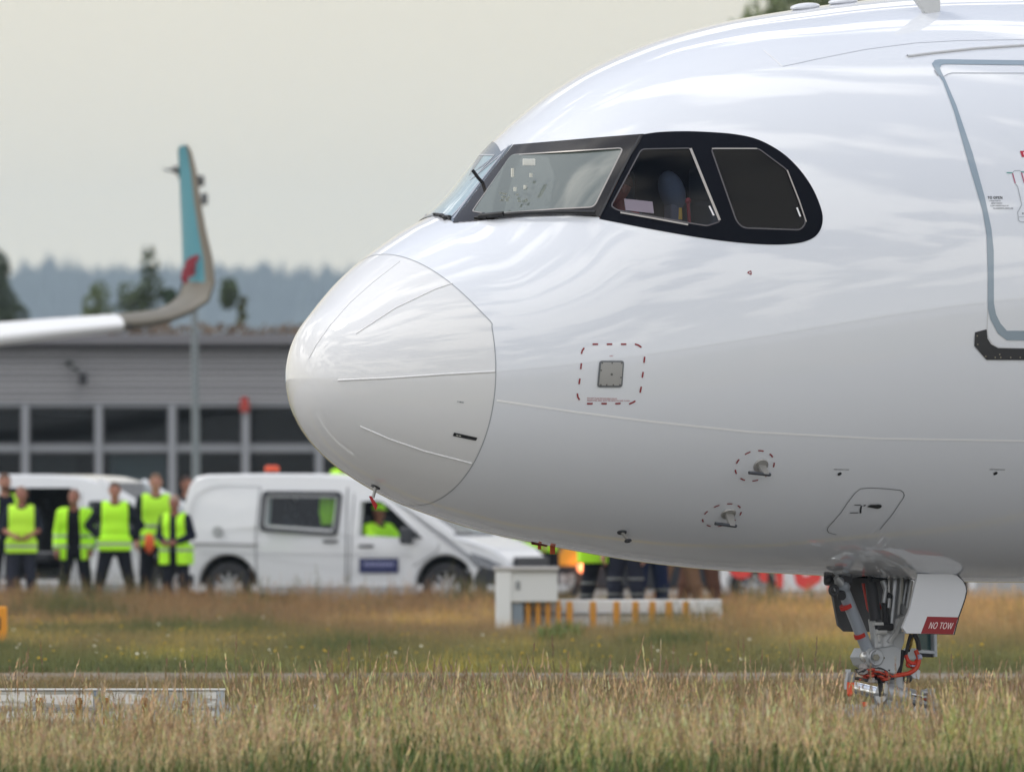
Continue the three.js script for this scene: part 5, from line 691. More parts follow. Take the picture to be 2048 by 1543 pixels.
// passenger door: painted surround, seam, sill plate, instructions
{
  const outL = [[1866, 132], [1886, 163.6], [1908, 223], [1939, 333], [1965.5, 421.6], [1973.5, 470], [1975.7, 545], [1975.7, 616], [1981, 638], [1996, 666], [2014, 680]], inL = [[2014, 661], [2001, 646], [1992, 628], [1988, 606], [1987.6, 501], [1983, 457], [1970, 395], [1945.7, 307], [1912.6, 210], [1890.6, 159]];
  const sh = 218, flip = (l, c) => l.map(([x, y]) => [c + (x), y]);
  const outer = [[1864, 128], [1870, 120.5], [1880, 119], [2096, 121.5], [2103, 130], ...outL.slice(1).map(([x, y]) => [x + sh + 18, y + 2]).map(([x, y]) => y > 660 ? [x - 2 * (x - (1976 + sh + 18)) - 2, y] : [x, y]), ...[...outL].reverse()];
  const lobe = inL.map(([x, y]) => [x + sh - 6, y]).reverse().map(([x, y]) => y > 630 ? [2 * (1988 + sh - 6) - x - 2, y] : [x, y]);
  const inner = [...inL, [1884, 146], [1880, 137], [1883, 130.5], [1890, 128.5], [2088, 131], [2095, 140], ...lobe];
  part('door_surround', patchUF(UF(outer, 12), [UF(inner, 12)], 0.0035, 4, false), mat(0.265, 0.33, 0.385, 0.4, { clearcoat: 0.8, clearcoatRoughness: 0.05 }), jet, 'blue grey painted surround of the passenger door');
  part('door_seam', [ribbon([[2280, 146.5], [2060, 146.5], [1906, 146], [1896, 148.5], [1888, 153.5], [1878, 151]], 0.006, 0.0035), ribbon([[1869, 141], [1876, 152]], 0.010, 0.005)], mat(0.36, 0.38, 0.41, 0.6), jet);
  part('door_seam', [ribbon([[1976, 618], [1974.5, 655], [1977, 675], [1985, 688], [1996, 694], [2020, 695.5], [2240, 697]], 0.005, 0.0025)], mat(0.55, 0.55, 0.55, 0.6), jet);
  const sill = part('door_sill_plate', patch([[1973, 658], [1950, 664], [1948.5, 691], [1973, 719], [2100, 719.5], [2260, 720], [2260, 697], [2040, 696.5], [1996, 695.5], [1982, 688], [1974.5, 676]], 0.006, { step: 8 }), mat(0.045, 0.045, 0.048, 0.5, { metalness: 0.3 }), jet);
  part('rivet', [[1954, 671], [1955, 688], [1971, 712], [1990, 714], [2001, 714], [2021, 714], [2040, 714], [2060, 714.5], [1999, 708]].map(([x, y]) => { const o = []; for (let k = 0; k < 8; k++) o.push([x + 1.5 * Math.cos(k * .785), y + 1.5 * Math.sin(k * .785)]); return patch(o, 0.008, { step: 4, lv: 0 }); }), mat(0.30, 0.27, 0.20, 0.5), sill);
  const t = canvasTex(512, 256, (c, w, h) => { c.clearRect(0, 0, w, h); c.fillStyle = '#23272d'; c.font = 'bold 66px sans-serif'; c.fillText('TO OPEN', 2, 62, 292); c.font = 'bold 29px sans-serif'; c.fillStyle = '#3a3f47'; c.fillText('1. PUSH FLAP TO', 18, 108, 222); c.fillText('GRASP HANDLE', 58, 150, 210); c.fillText('2. LIFT HANDLE FULLY UP', 40, 194, 345); c.fillText('TO HORIZONTAL GREEN LINE', 86, 240, 386); });
  part('door_text', decal([[1974.8, 391], [2029.5, 391], [2031, 419.5], [1977.5, 419.5]], 0.0045, 8, 6), decalMat(t), jet);
  const t2 = canvasTex(256, 64, (c, w, h) => { c.fillStyle = '#b01735'; c.fillRect(0, 0, w, h); c.fillStyle = '#f3d5da'; c.font = 'bold 46px sans-serif'; c.fillText('EXIT', 14, 48, 110); });
  part('exit_placard', decal([[2040, 302], [2112, 302.5], [2117, 314.8], [2044, 314.3]], 0.0045, 6, 2), new THREE.MeshStandardMaterial({ map: t2, roughness: 0.5 }), jet);
  const Z = (l) => l.map(([x, y]) => [1940 + x * 0.1166, 280 + y * 0.1166]);
  part('handle_marking', [ribbon(Z([[630, 563], [732, 563]]), 0.008, 0.004, { step: 3 }), ribbon(Z([[880, 548], [1080, 550]]), 0.008, 0.004, { step: 3 })], mat(0.10, 0.30, 0.27, 0.5), jet, 'green level line beside the door handle');
  part('handle_marking', [ribbon(Z([[732, 572], [778, 745]]), 0.009, 0.0042, { step: 3 }), ribbon(Z([[886, 560], [932, 735]]), 0.009, 0.0042, { step: 3 })], mat(0.42, 0.10, 0.17, 0.5), jet, 'red arc mark beside the door handle');
  part('handle_outline', [ribbon(Z([[740, 560], [760, 528], [850, 524], [880, 548]]), 0.004, 0.004, { step: 3 }), ribbon(Z([[785, 755], [822, 805], [890, 1110], [820, 1240], [832, 1370], [870, 1405], [1150, 1410], [1180, 1370], [1165, 1240], [1080, 1110], [1020, 805], [940, 740]]), 0.0045, 0.004, { step: 4 }), ribbon(Z([[840, 1318], [1160, 1320]]), 0.003, 0.004, { step: 4 })], mat(0.30, 0.32, 0.35, 0.6), jet);
  const t3 = canvasTex(128, 40, (c, w, h) => { c.clearRect(0, 0, w, h); c.fillStyle = '#3a3f47'; c.font = 'bold 32px sans-serif'; c.fillText('PUSH', 4, 32, 118); });
  part('door_text', decal([[2043, 424], [2064, 424.5], [2064.5, 430.5], [2043.5, 430]], 0.0045, 3, 2), decalMat(t3), jet);
}
// roof bumps and blade aerial
{
  const bump = (px, py) => { const s = ((px - 600.9) / 288 / CT) - 0.02, u = Math.sqrt(s), b = sp(u, Math.PI / 2 + 0.0); part('satellite_antenna', [ball(V(0, 0, 0), 1, 0.115, 0.027, 0.075, 20).rotateZ(0.10).translate(b.x, b.y + 0.012, b.z)], mat(0.68, 0.69, 0.72, 0.35, { clearcoat: 1 }), jet); };
  bump(1601, 17); bump(1678, 6);
  const q = inv(1866, 24), b = sp(...q);
  part('blade_aerial', new THREE.ExtrudeGeometry(outline(roundPoly([[-0.05, -0.02], [0.045, -0.02], [0.05, 0.10], [-0.04, 0.30], [-0.22, 0.30], [-0.16, 0.10]], 0.04)), { depth: 0.012, bevelEnabled: true, bevelThickness: 0.012, bevelSize: 0.012, bevelSegments: 3 }).translate(b.x, b.y, b.z - 0.01), mat(0.62, 0.63, 0.63, 0.5), jet);
}

// ------------------------------------------------------------------ nose gear
{
  const g = group('nose_gear', jet), steel = mat(0.42, 0.43, 0.44, 0.38, { metalness: 0.35 }), legWhite = mat(0.52, 0.53, 0.53, 0.4, { clearcoat: 0.4 }), brace = mat(0.30, 0.33, 0.37, 0.4, { clearcoat: 0.3 }), dark = mat(0.03, 0.03, 0.033, 0.6), chrome = mat(0.72, 0.74, 0.76, 0.14, { metalness: 1 }), redP = mat(0.50, 0.025, 0.015, 0.55), orange = mat(0.85, 0.10, 0.03, 0.5);
  const flatShape = (px, w, th, bev = 0.004) => { const P = px.map(([x, y]) => { const p = L(x, y, w); return [p.x, p.y]; }); return new THREE.ExtrudeGeometry(outline(P), { depth: th, bevelEnabled: bev > 0, bevelSize: bev, bevelThickness: bev, bevelSegments: 2, bevelOffset: -bev }).translate(0, 0, w - th); };
  // wheel bay
  part('wheel_bay', [bx(1.3, 0.03, 0.85, 4.85, 1.75, 0), bx(1.24, 0.68, 0.03, 4.85, 1.41, -0.40), bx(1.24, 0.68, 0.03, 4.85, 1.41, 0.40), bx(0.03, 0.68, 0.8, 4.22, 1.41, 0), bx(0.03, 0.68, 0.8, 5.48, 1.41, 0)], mat(0.05, 0.05, 0.052, 0.8), g);
  // doors
  const doorPx = [[1836.2, 1146.8], [1900, 1146.8], [1914, 1150], [1926, 1161], [1931.5, 1172], [1932.8, 1181], [1930, 1195], [1926.5, 1206], [1916.5, 1233.6], [1915, 1242], [1913, 1247], [1907.5, 1268], [1813.5, 1266.3], [1805.3, 1255.3], [1820.3, 1217.5], [1828, 1182]];
  const d1 = part('gear_door', flatShape(doorPx, 0.43, 0.02, 0.003), mat(0.70, 0.71, 0.73, 0.4, { clearcoat: 1, clearcoatRoughness: 0.05 }), g, 'white near gear door with the red panel');
  part('door_edge_seal', flatShape(doorPx.map(([x, y]) => [x + (x > 1880 ? 2.4 : 0.8), y + (y < 1160 ? -2.6 : 0.8)]), 0.412, 0.012, 0), mat(0.02, 0.022, 0.03, 0.7), d1);
  { const t = canvasTex(512, 192, (c, w, h) => { c.fillStyle = '#8e0a12'; c.fillRect(0, 0, w, h); c.fillStyle = '#f0e6e2'; c.font = '98px sans-serif'; c.fillText('NO', 84, 134); c.fillText('TOW', 258, 134); }); const c4 = [[1855, 1232.4], [1916.9, 1233.8], [1907, 1267.9], [1842.2, 1266.3]].map(([x, y]) => L(x, y, 0.4335)); const gg = new THREE.BufferGeometry(); gg.setAttribute('position', new THREE.Float32BufferAttribute([c4[3], c4[2], c4[1], c4[3], c4[1], c4[0]].flatMap((p) => [p.x, p.y, p.z]), 3)); gg.setAttribute('uv', new THREE.Float32BufferAttribute([0, 0, 1, 0, 1, 1, 0, 0, 1, 1, 0, 1], 2)); gg.computeVertexNormals(); part('no_tow_placard', gg, new THREE.MeshStandardMaterial({ map: t, roughness: 0.45 }), d1); }
  part('gear_door', flatShape([[1658, 1148], [1780, 1148], [1775, 1264], [1690, 1262.5], [1677, 1250]], -0.42, 0.02, 0.003), mat(0.10, 0.10, 0.105, 0.5), g, 'dark inner face of the far gear door');
  const T = (pts, r, seg = 20, rs = 10) => tube(pts.map(([x, y, w = 0]) => L(x, y, w)), r, seg, rs);
  // drag brace
  part('drag_brace', [cyl(L(1684, 1172, 0.05), L(1741, 1312, 0.05), 0.043, 0.043, 18), ball(L(1684, 1172, 0.05), 0.06)], brace, g);
  each('brace_band', [cyl(L(1691, 1208.5, 0.05), L(1694, 1216, 0.05), 0.0455), cyl(L(1719.5, 1266, 0.05), L(1722.5, 1273.5, 0.05), 0.0455)], redP, g);
  part('brace_fitting', [ball(L(1668, 1160, 0.0), 0.045), ball(L(1656, 1160, 0.05), 0.03), bx(0.12, 0.10, 0.2, L(1676, 1156, 0).x, L(1676, 1156, 0).y, 0, 0.02), new THREE.TorusGeometry(0.03, 0.014, 8, 18).translate(...L(1668, 1180, 0.12).toArray()), cyl(L(1682, 1180, 0.02), L(1684, 1192, 0.12), 0.03)], darkMetal, g);
  part('brace_fitting', [ball(L(1679, 1163, 0.12), 0.035), cyl(L(1672, 1154, 0.14), L(1684, 1168, 0.14), 0.022)], steel, g);
  // leg: two cylinders, collar, knuckle casting
  const strut = part('strut', [cyl(L(1792, 1150, 0.0), L(1782, 1262, 0.0), 0.058, 0.058, 24), cyl(L(1815, 1160, -0.05), L(1800, 1250, -0.05), 0.045, 0.045, 18)], mat(0.40, 0.41, 0.42, 0.3, { metalness: 0.5 }), g);
  part('collar', [cyl(L(1776, 1258, 0.03), L(1768, 1300, 0.03), 0.062, 0.056, 24), cyl(L(1777, 1256, 0.03), L(1775, 1266, 0.03), 0.07, 0.07, 24), flatShape([[1745, 1238], [1751, 1240], [1757, 1275], [1757, 1296], [1750, 1296], [1749, 1270]], 0.09, 0.05), flatShape([[1800, 1236], [1812, 1228], [1796, 1268], [1780, 1286], [1776, 1282], [1790, 1262]], 0.10, 0.05), ball(L(1757, 1290, 0.07), 0.03, 1, 0.9, 1)], legWhite, g);
  part('knuckle', [flatShape([[1742, 1296], [1760, 1296], [1790, 1290], [1802, 1296], [1800, 1330], [1792, 1347], [1778, 1350], [1762, 1344], [1740, 1330], [1733, 1314]], 0.12, 0.2, 0.012), flatShape([[1772, 1268], [1810, 1262], [1808, 1285], [1802, 1300], [1770, 1300]], 0.06, 0.12, 0.01)], mat(0.44, 0.46, 0.47, 0.38, { clearcoat: 0.3 }), g);
  part('pivot', [new THREE.TorusGeometry(0.052, 0.014, 10, 26).translate(...L(1752, 1314, 0.125).toArray()), cyl(L(1752, 1314, 0.08), L(1752, 1314, 0.135), 0.05, 0.05, 22)], mat(0.36, 0.37, 0.38, 0.35, { metalness: 0.5 }), g);
  part('pivot_bolt', [cyl(L(1753, 1314, 0.13), L(1753, 1314, 0.165), 0.026, 0.024, 6), ball(L(1729, 1313, 0.05), 0.04, 0.8, 1, 1), ball(L(1768, 1315, 0.13), 0.009)], mat(0.20, 0.19, 0.15, 0.35, { metalness: 0.7 }), g);
  part('end_cap', ball(L(1730, 1313, 0.07), 0.04, 0.7, 1, 1), mat(0.68, 0.68, 0.66, 0.25, { metalness: 0.6 }), g);
  part('lock_stay', [cyl(L(1752, 1262, 0.10), L(1772, 1262, 0.10), 0.022), flatShape([[1750, 1244], [1767, 1244], [1768, 1250], [1751, 1250]], 0.13, 0.03)], mat(0.66, 0.66, 0.64, 0.4), g);
  part('actuator', [cyl(L(1742, 1165, 0.06), L(1752, 1240, 0.1), 0.042, 0.042, 18), cyl(L(1740, 1150, 0.06), L(1742, 1170, 0.06), 0.016), cyl(L(1772, 1160, 0.08), L(1777, 1256, 0.08), 0.014), cyl(L(1770, 1195, 0.08), L(1770, 1255, 0.08), 0.022), ball(L(1778, 1192, 0.1), 0.026), bx(0.14, 0.05, 0.1, L(1765, 1253, 0.08).x, L(1765, 1253, 0.08).y, 0.08, 0.015)], dark, g);
  each('actuator_rod', [cyl(L(1772, 1176, 0.1), L(1768, 1205, 0.1), 0.016), cyl(L(1766, 1160, 0.09), L(1772, 1176, 0.1), 0.022), cyl(L(1779, 1196, 0.12), L(1778, 1215, 0.12), 0.012)], steel, g);
  each('red_strut', [flatShape([[1727, 1166], [1735, 1166], [1742, 1226], [1737, 1218]], 0.02, 0.02, 0.002), flatShape([[1748, 1170], [1754, 1188], [1764, 1216], [1757, 1224], [1750, 1205]], 0.02, 0.02, 0.002)], redP, g);
  part('side_arm', [flatShape([[1806, 1206], [1815, 1218], [1812, 1250], [1798, 1270], [1790, 1266], [1804, 1240]], 0.05, 0.05, 0.008)], mat(0.34, 0.345, 0.35, 0.4), g);
  // hoses
  part('hose', [T([[1832, 1300, .12], [1838, 1318, .14], [1834, 1334, .14], [1820, 1345, .12], [1800, 1349, .1], [1774, 1351, .12], [1750, 1350, .1]], 0.016, 40)], mat(0.58, 0.05, 0.015, 0.5), g, 'thick red hose looping behind the leg');
  part('hose', [T([[1812, 1310, .1], [1818, 1322, .12], [1828, 1326, .13], [1836, 1318, .12]], 0.014, 24), T([[1816, 1320, .1], [1815, 1330, .1], [1826, 1334, .1]], 0.010, 20)], mat(0.62, 0.04, 0.015, 0.5), g);
  part('hose', [T([[1830, 1268, .1], [1836, 1282, .12], [1839, 1300, .12]], 0.017, 20), T([[1822, 1268, .05], [1816, 1290, .05], [1812, 1310, .05]], 0.012), T([[1806, 1300, .02], [1800, 1330, .02], [1796, 1352, .02]], 0.022), T([[1828, 1268, .0], [1822, 1285, .0], [1818, 1302, .02]], 0.009)], dark, g);
  part('hose_clip', [cyl(L(1835, 1314, .14), L(1842, 1313, .14), 0.02), bx(0.03, 0.03, 0.03, L(1826, 1328, .12).x, L(1826, 1328, .12).y, .12)], mat(0.42, 0.43, 0.55, 0.4), g);
  part('cable', [T([[1818, 1272, .02], [1824, 1284, .03], [1820, 1298, .03]], 0.007), T([[1828, 1270, .05], [1824, 1282, .05], [1816, 1292, .05]], 0.006)], mat(0.30, 0.20, 0.03, 0.6), g);
  // tangle of harness above the axle
  { const R = rng(5), red = [], drk = [], grey = []; for (let i = 0; i < 34; i++) { const x = 1706 + R() * 58, y = 1338 + R() * 24, q = [[x, y, .05 + R() * .15], [x + 8 + R() * 8, y - 4 + R() * 10, .1 + R() * .1], [x + 18 + R() * 10, y + R() * 8, .05 + R() * .15]]; (i % 3 === 0 ? red : i % 3 === 1 ? drk : grey).push(T(q, 0.008 + 0.006 * R(), 10, 5)); }
    part('wiring', red, mat(0.50, 0.06, 0.03, 0.6), g); part('wiring', drk, dark, g); part('wiring', grey, mat(0.34, 0.31, 0.29, 0.6), g); each('wiring_clamp', [ball(L(1727, 1334, .12), 0.03), bx(0.05, 0.04, 0.04, L(1742, 1360, .15).x, L(1742, 1360, .15).y, .15, 0.01)], mat(0.38, 0.35, 0.33, 0.5), g); }
  part('sensor_plate', flatShape([[1696, 1338], [1702, 1338], [1698, 1378], [1692, 1378]], 0.22, 0.03), mat(0.55, 0.56, 0.57, 0.4), g); part('sensor', [cyl(L(1707, 1345, .24), L(1701, 1364, .24), 0.022)], mat(0.25, 0.25, 0.25, 0.4), g);
  part('protective_cap', [cyl(L(1702, 1364, .25), L(1701, 1385, .25), 0.026, 0.024, 14), ball(L(1700.5, 1386, .25), 0.023)], orange, g, 'bright orange red cap hanging ahead of the axle'); part('protective_cap', [ball(L(1728.5, 1409, .2), 0.018), bx(0.035, 0.02, 0.03, L(1728, 1406, .2).x, L(1728, 1406, .2).y, .2, 0.006)], orange, g);
  part('white_plate', flatShape([[1818, 1346], [1836, 1337], [1841, 1341], [1839, 1358], [1828, 1356]], 0.1, 0.02), mat(0.62, 0.63, 0.66, 0.4), g);
  // axle and hub without wheels
  each('axle', [cyl(L(1712, 1375, -0.38), L(1768, 1388, -0.03), 0.042, 0.042, 22), cyl(L(1815, 1395, 0.06), L(1868, 1408, 0.40), 0.040, 0.040, 22)], chrome, g); part('axle_nut', [cyl(L(1866, 1407, .39), L(1871, 1409, .42), 0.05, 0.05, 6), bx(0.06, 0.07, 0.05, L(1861, 1386, .05).x, L(1861, 1386, .05).y, .05, 0.01), cyl(L(1844, 1384, .05), L(1858, 1384, .05), 0.02)], steel, g);
  part('hub', [cyl(L(1764, 1384, .05), L(1824, 1398, .05), 0.078, 0.072, 26), cyl(L(1790, 1350, .03), L(1792, 1384, .03), 0.075, 0.07, 22), flatShape([[1770, 1386], [1810, 1392], [1806, 1424], [1790, 1430], [1776, 1420]], 0.1, 0.14, 0.01)], mat(0.40, 0.41, 0.42, 0.4, { metalness: 0.4 }), g);
  each('hub_fitting', [ball(L(1815, 1356, .1), 0.035), cyl(L(1760, 1356, .1), L(1764, 1392, .1), 0.018)], dark, g);
  // taxi light box
  part('lamp_box', [flatShape([[1868, 1262], [1874, 1262], [1875, 1313], [1869, 1313]], -0.10, 0.16), flatShape([[1832, 1298], [1874, 1302], [1874, 1308], [1832, 1305]], -0.10, 0.16), flatShape([[1829, 1296], [1834, 1296], [1834, 1320], [1829, 1318]], -0.10, 0.12)], mat(0.52, 0.55, 0.58, 0.4), g); part('lamp_glass', flatShape([[1838, 1262], [1868, 1262], [1868, 1300], [1838, 1298]], -0.14, 0.012, 0), mat(0.04, 0.10, 0.10, 0.1, { clearcoat: 1 }), g); part('lamp_base', flatShape([[1842, 1306], [1866, 1308], [1866, 1314], [1842, 1312]], -0.12, 0.12), dark, g);
}
// ------------------------------------------------------------------ grass
function bladeStrip(pts, w, out, nrm) {   // pts: centre line, width per point
  for (let i = 0; i < pts.length - 1; i++) { const a = pts[i], b = pts[i + 1], wa = w[i], wb = w[i + 1], ax = out; const p = [a.clone().addScaledVector(ax, -wa), a.clone().addScaledVector(ax, wa), b.clone().addScaledVector(ax, wb), b.clone().addScaledVector(ax, -wb)]; const f = wb < 1e-5 ? [0, 1, 2] : [0, 1, 2, 0, 2, 3]; for (const k of f) nrm.push(p[k]); }
}
function tuft(seed, o) {
  const R = rng(seed), pos = [], col = [], push = (c, fn) => { const v = []; fn(v); for (const p of v) { pos.push(p.x, p.y, p.z); col.push(...c); } };
  for (let i = 0; i < o.blades; i++) {
    const a = R() * 6.28, r = o.spread * Math.sqrt(R()), b = V(Math.cos(a) * r, 0, Math.sin(a) * r), h = o.bladeH * (0.5 + 0.7 * R()), l = h * (0.15 + 0.5 * R()), th = R() * 6.28, d = V(Math.cos(th), 0, Math.sin(th)), ax = V(-d.z, 0, d.x), w = o.bladeW * (0.7 + 0.6 * R()), c = o.green[Math.floor(R() * o.green.length)], k = 0.75 + 0.5 * R();
    push(c.map((x) => x * k), (v) => bladeStrip([b, b.clone().addScaledVector(d, l * 0.25).setY(h * 0.5), b.clone().addScaledVector(d, l * 0.8).setY(h * 0.88), b.clone().addScaledVector(d, l * 1.3).setY(h * 0.93)], [w, w * 0.85, w * 0.45, 0], ax, v));
  }
  for (let i = 0; i < o.culms; i++) {
    const a = R() * 6.28, r = o.spread * Math.sqrt(R()), b = V(Math.cos(a) * r, 0, Math.sin(a) * r), h = o.culmH * (0.32 + 0.75 * R() + 0.40 * R() * R()), l = h * (0.06 + 0.30 * R()), th = o.wind + (R() - 0.5) * 4.4, d = V(Math.cos(th), 0, Math.sin(th)), c = o.straw[Math.floor(R() * o.straw.length)], k = 0.75 + 0.5 * R(), q = [b, b.clone().addScaledVector(d, l * 0.3).setY(h * 0.45), b.clone().addScaledVector(d, l).setY(h)];
    for (const ax of [V(1, 0, 0)]) push(c.map((x) => x * k), (v) => bladeStrip(q, [o.culmW, o.culmW * 0.9, o.culmW * 0.7], ax, v));
    // panicle: short awns round the upper stem
    const dir = q[2].clone().sub(q[1]).normalize(), hl = o.headL * (0.6 + 0.8 * R()), hc = o.head[Math.floor(R() * o.head.length)], hk = 0.7 + 0.6 * R(), loose = R() < 0.3 ? 1.5 : 0.8;
    for (let j = 0; j < o.awns; j++) { const t = j / (o.awns - 1), p = q[2].clone().addScaledVector(dir, hl * (t - 0.35)), an = j * 2.4 + R(), sd = V(Math.cos(an), 0, Math.sin(an)), env = Math.sin(Math.PI * clamp(t * 0.85 + 0.12, 0, 1)), e = p.clone().addScaledVector(dir, hl * 0.20).addScaledVector(sd, o.headW * env * loose), ax = V(-sd.z, 0.0, sd.x).normalize(), ww = o.headW * 0.42; push(hc.map((x) => x * hk * (0.85 + 0.3 * R())), (v) => bladeStrip([p.clone(), p.clone().lerp(e, 0.5), e], [ww * 0.4, ww, 0], ax, v)); }
  }
  const g = new THREE.BufferGeometry(); g.setAttribute('position', new THREE.Float32BufferAttribute(pos, 3)); g.setAttribute('color', new THREE.Float32BufferAttribute(col, 3)); g.setAttribute('uv', new THREE.Float32BufferAttribute(new Float32Array(pos.length / 3 * 2), 2)); g.computeVertexNormals(); return g;
}
const grassMat = new THREE.MeshPhysicalMaterial({ roughness: 0.75, side: THREE.DoubleSide, vertexColors: true, transmission: 0.12 });
function field(name, label, geos, n, place, seed, sizes, tint) {
  const root = new THREE.Group(); root.name = numbered(name); scene.add(root); tag(root, label, 'grass', null, 'stuff');
  const R = rng(seed), M = new THREE.Matrix4(), q = new THREE.Quaternion(), per = Math.ceil(n / geos.length);
  geos.forEach((g, gi) => { const list = []; for (let i = 0; i < per; i++) { const p = place(R); if (p) list.push(p); } const im = new THREE.InstancedMesh(g, grassMat, list.length); list.forEach(([x, z, s, c], i) => { q.setFromEuler(new THREE.Euler((R() - 0.5) * 0.16, R() * 6.28, (R() - 0.5) * 0.16)); M.compose(V(x, 0, z), q, V(s, s * (0.85 + 0.35 * R()), s)); im.setMatrixAt(i, M); im.setColorAt(i, c); }); im.name = 'tuft'; im.userData.kind = 'stuff'; im.castShadow = im.receiveShadow = true; root.add(im); });
  return root;
}
const C = (r, g, b) => new THREE.Color().setRGB(r, g, b);
const hw = (d) => 1024 * d / 28800 + 2.2;
{ // tall seeding grass in front of the jet
  const base = { blades: 12, culms: 3, spread: 0.13, bladeH: 0.185, bladeW: 0.0045, culmH: 0.225, culmW: 0.0025, headL: 0.155, headW: 0.0098, awns: 11, wind: 0.3, green: [[0.10, 0.15, 0.03], [0.15, 0.18, 0.045], [0.22, 0.21, 0.08], [0.07, 0.115, 0.02], [0.11, 0.16, 0.03], [0.34, 0.26, 0.13], [0.05, 0.085, 0.018]], straw: [[0.40, 0.31, 0.14], [0.34, 0.28, 0.10], [0.24, 0.24, 0.07]], head: [[0.55, 0.42, 0.23], [0.44, 0.32, 0.17], [0.64, 0.51, 0.30], [0.33, 0.22, 0.12]] };
  const geos = []; for (let i = 0; i < 8; i++) geos.push(tuft(100 + i, base));
  field('tall_grass', 'tall dry seeding grass in front of the nose gear and signs', geos, 6200, (R) => { const d = lerp(75.5, 90.5, R()), x = (R() * 2 - 1) * hw(d), n = fbm(x * 0.5 + 3, d * 0.35, 61, 3), k = fbm(x * 0.9, d * 0.8, 71, 3); if (d < 82.4 && d > 81.2 && x > -2.0 && x < 0.24 && Math.abs(x + 0.94) > 0.05 && R() < 0.8) return null; if (fbm(x * 1.6, d * 1.3, 15, 3) < 0.43 + 0.12 * R() - 0.03) return null; const lp = 1024 + x * 28800 / d; return [x, D0 - d, (0.66 + 0.9 * n) * (lp < 480 ? 0.70 : lp > 1660 && lp < 1900 ? 0.76 : 1), C(1, 1, 1).lerp(C(0.75, 0.95, 0.6), smoothstep(k, 0.5, 0.7)).multiplyScalar(0.85 + 0.4 * R())]; }, 11);
  const high = []; for (let i = 0; i < 3; i++) high.push(tuft(140 + i, { ...base, blades: 2, culms: 3, spread: 0.07, culmH: 0.41, headL: 0.12, culmW: 0.0022 }));
  field('tall_grass', 'scattered highest seed stalks standing out above the near grass', high, 1500, (R) => { const d = lerp(83, 91, R()), x = (R() * 2 - 1) * hw(d), lp = 1024 + x * 28800 / d; if (fbm(x * 0.8, d * 0.6, 27, 3) < 0.30 + 0.25 * R()) return null; if (((lp > 1670 && lp < 1890) || lp < 470) && R() < 0.8) return null; return [x, D0 - d, 0.8 + 0.35 * R(), C(1, 1, 1).multiplyScalar(0.8 + 0.4 * R())]; }, 13);
  const fresh = []; for (let i = 0; i < 3; i++) fresh.push(tuft(160 + i, { ...base, blades: 16, culms: 1, bladeH: 0.2, green: [[0.09, 0.17, 0.025], [0.13, 0.20, 0.04], [0.06, 0.12, 0.02]] }));
  field('green_grass', 'fresh green blades between the dry stalks of the near grass', fresh, 2000, (R) => { const d = lerp(80.5, 90, R()), x = (R() * 2 - 1) * hw(d); if (fbm(x * 0.7 + 9, d * 0.6, 91, 3) < 0.44 || (d < 82.4 && d > 81.2 && x > -2.0 && x < 0.24)) return null; const lp = 1024 + x * 28800 / d; return [x, D0 - d, (0.7 + 0.5 * R()) * (lp < 480 ? 0.6 : lp > 1660 && lp < 1900 ? 0.75 : 1), C(1, 1, 1).multiplyScalar(0.85 + 0.4 * R())]; }, 17);
  const sparse = []; for (let i = 0; i < 2; i++) sparse.push(tuft(180 + i, { ...base, blades: 9, culms: 5, culmH: 0.20, bladeH: 0.14 }));
  field('kerb_grass', 'thin stalks growing at the pale kerb along the bottom of the picture', sparse, 500, (R) => { const d = lerp(81.2, 82.4, R()), x = (R() * 2 - 1) * hw(d), lp = 1024 + x * 28800 / d; if (lp > 380 && lp < 1080 && Math.abs(lp - 695) > 12 && R() < 0.75) return null; return [x, D0 - d, 0.7 + 0.6 * R(), C(1, 1, 1)]; }, 19);
}
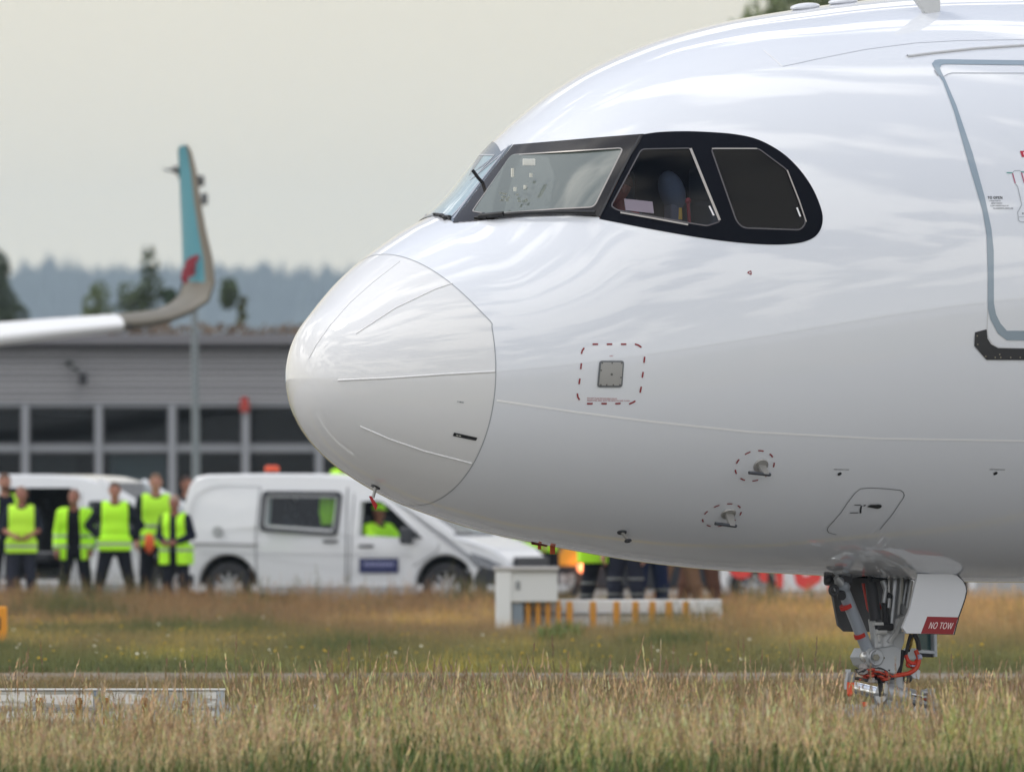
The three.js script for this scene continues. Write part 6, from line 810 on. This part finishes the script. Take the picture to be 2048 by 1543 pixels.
{ // verge behind the taxiway and the wide meadow
  const g0 = { blades: 12, culms: 5, spread: 0.22, bladeH: 0.13, bladeW: 0.006, culmH: 0.2, culmW: 0.0022, headL: 0.06, headW: 0.009, awns: 5, wind: 0.3, green: [[1, 1, 1], [0.8, 0.85, 0.7]], straw: [[1.1, 1.0, 0.8]], head: [[1.25, 1.0, 0.75], [1.0, 0.8, 0.6]] };
  const verge = []; for (let i = 0; i < 4; i++) verge.push(tuft(200 + i, g0));
  field('verge_grass', 'short olive brown grass on the verge behind the taxiway', verge, 5200, (R) => { const d = lerp(107.6, 119.6, R()), x = (R() * 2 - 1) * hw(d), n = fbm(x * 0.5, d * 0.4, 31, 3); return [x, D0 - d, 0.32 + 0.25 * R(), C(0.19, 0.17, 0.075).lerp(C(0.26, 0.20, 0.11), n).multiplyScalar(0.8 + 0.4 * R())]; }, 23);
  const mead = []; for (let i = 0; i < 6; i++) mead.push(tuft(220 + i, { ...g0, bladeH: 0.22, culmH: 0.36, spread: 0.3, blades: 14, culms: 8, bladeW: 0.008, culmW: 0.003, headW: 0.014 }));
  field('meadow', 'wide meadow of green and rusty brown grass stretching to the vans', mead, 24000, (R) => {
    const d = lerp(127, 191.5, R()), x = (R() * 2 - 1) * hw(d), px = 1024 + x * 28800 / d; 
    const right = smoothstep(px, 1280, 1700), far = smoothstep(d, 150, 182), n = fbm(x * 0.22 + 40, d * 0.07, 33, 4), m = fbm(x * 0.6 + 5, d * 0.14, 37, 3);
    const green = C(0.135, 0.16, 0.05), olive = C(0.25, 0.215, 0.095), rust = C(0.27, 0.185, 0.10), gold = C(0.44, 0.315, 0.16), yel = C(0.42, 0.33, 0.04);
    let c = green.clone().lerp(olive, smoothstep(n, 0.46, 0.62) * (0.35 + 0.65 * smoothstep(d, 136, 160))); const dry = clamp(1.1 * far + (n - 0.5) * 2.0 * smoothstep(d, 138, 155) + right * 0.5 * smoothstep(d, 145, 160), 0, 1);
    c.lerp(rust.clone().lerp(gold, Math.max(right, smoothstep(m, 0.5, 0.7) * 0.6)), dry); if (m > 0.66 && R() < 0.35) c.lerp(yel, 0.6); let big = 1; if (m < 0.335 && d > 132) { c.lerp(C(0.06, 0.105, 0.02), 0.75); big = 1.25; } if (m > 0.62) c.multiplyScalar(1.35);
    const tall = lerp(lerp(0.36, 0.82, smoothstep(d, 172, 184) * (px < 1000 ? 1 : 0.6)), 0.72, smoothstep(px + 120 * (n - 0.5), 1170, 1480) * smoothstep(d, 140, 165)); return [x, D0 - d, (0.65 + 0.55 * R()) * tall * big, c.multiplyScalar(0.75 + 0.5 * R())];
  }, 29);
  const bush = []; for (let i = 0; i < 2; i++) bush.push(tuft(260 + i, { ...g0, blades: 60, culms: 0, spread: 0.2, bladeH: 0.24, bladeW: 0.01, green: [[0.10, 0.16, 0.03], [0.14, 0.19, 0.04]] }));
  field('weed_clump', 'bright green weeds growing beneath the white equipment cabinet', bush, 8, (R) => { const a = R(), px = 1060 + R() * 110, d = lerp(150, 158, R()), p = at(px, 997, d); return [p.x, p.z, 0.5 + 0.35 * R(), C(1, 1, 1)]; }, 31);
  // small flowers
  const R = rng(83), fl = [], petal = new THREE.CircleGeometry(1, 6), N = 700, im = new THREE.InstancedMesh(clean(new THREE.SphereGeometry(1, 6, 4)), mat(0.62, 0.40, 0.02, 0.8), N), M = new THREE.Matrix4();
  for (let i = 0; i < N; i++) { const d = lerp(130, 190, R()), x = (R() * 2 - 1) * hw(d), s = 0.009 + 0.012 * R(); M.compose(V(x, 0.05 + 0.07 * R(), D0 - d), new THREE.Quaternion(), V(s, s * 0.6, s)); im.setMatrixAt(i, M); im.setColorAt(i, R() < 0.75 ? C(1, 1, 1) : C(1.2, 1.8, 28)); }
  im.name = 'meadow_flowers'; im.castShadow = true; scene.add(im); tag(im, 'small yellow and white flowers dotted through the meadow', 'flowers', null, 'stuff');
}

scene.traverse((o) => { if (o.isMesh) { o.castShadow = true; o.receiveShadow = true; } });
renderer.render(scene, camera);
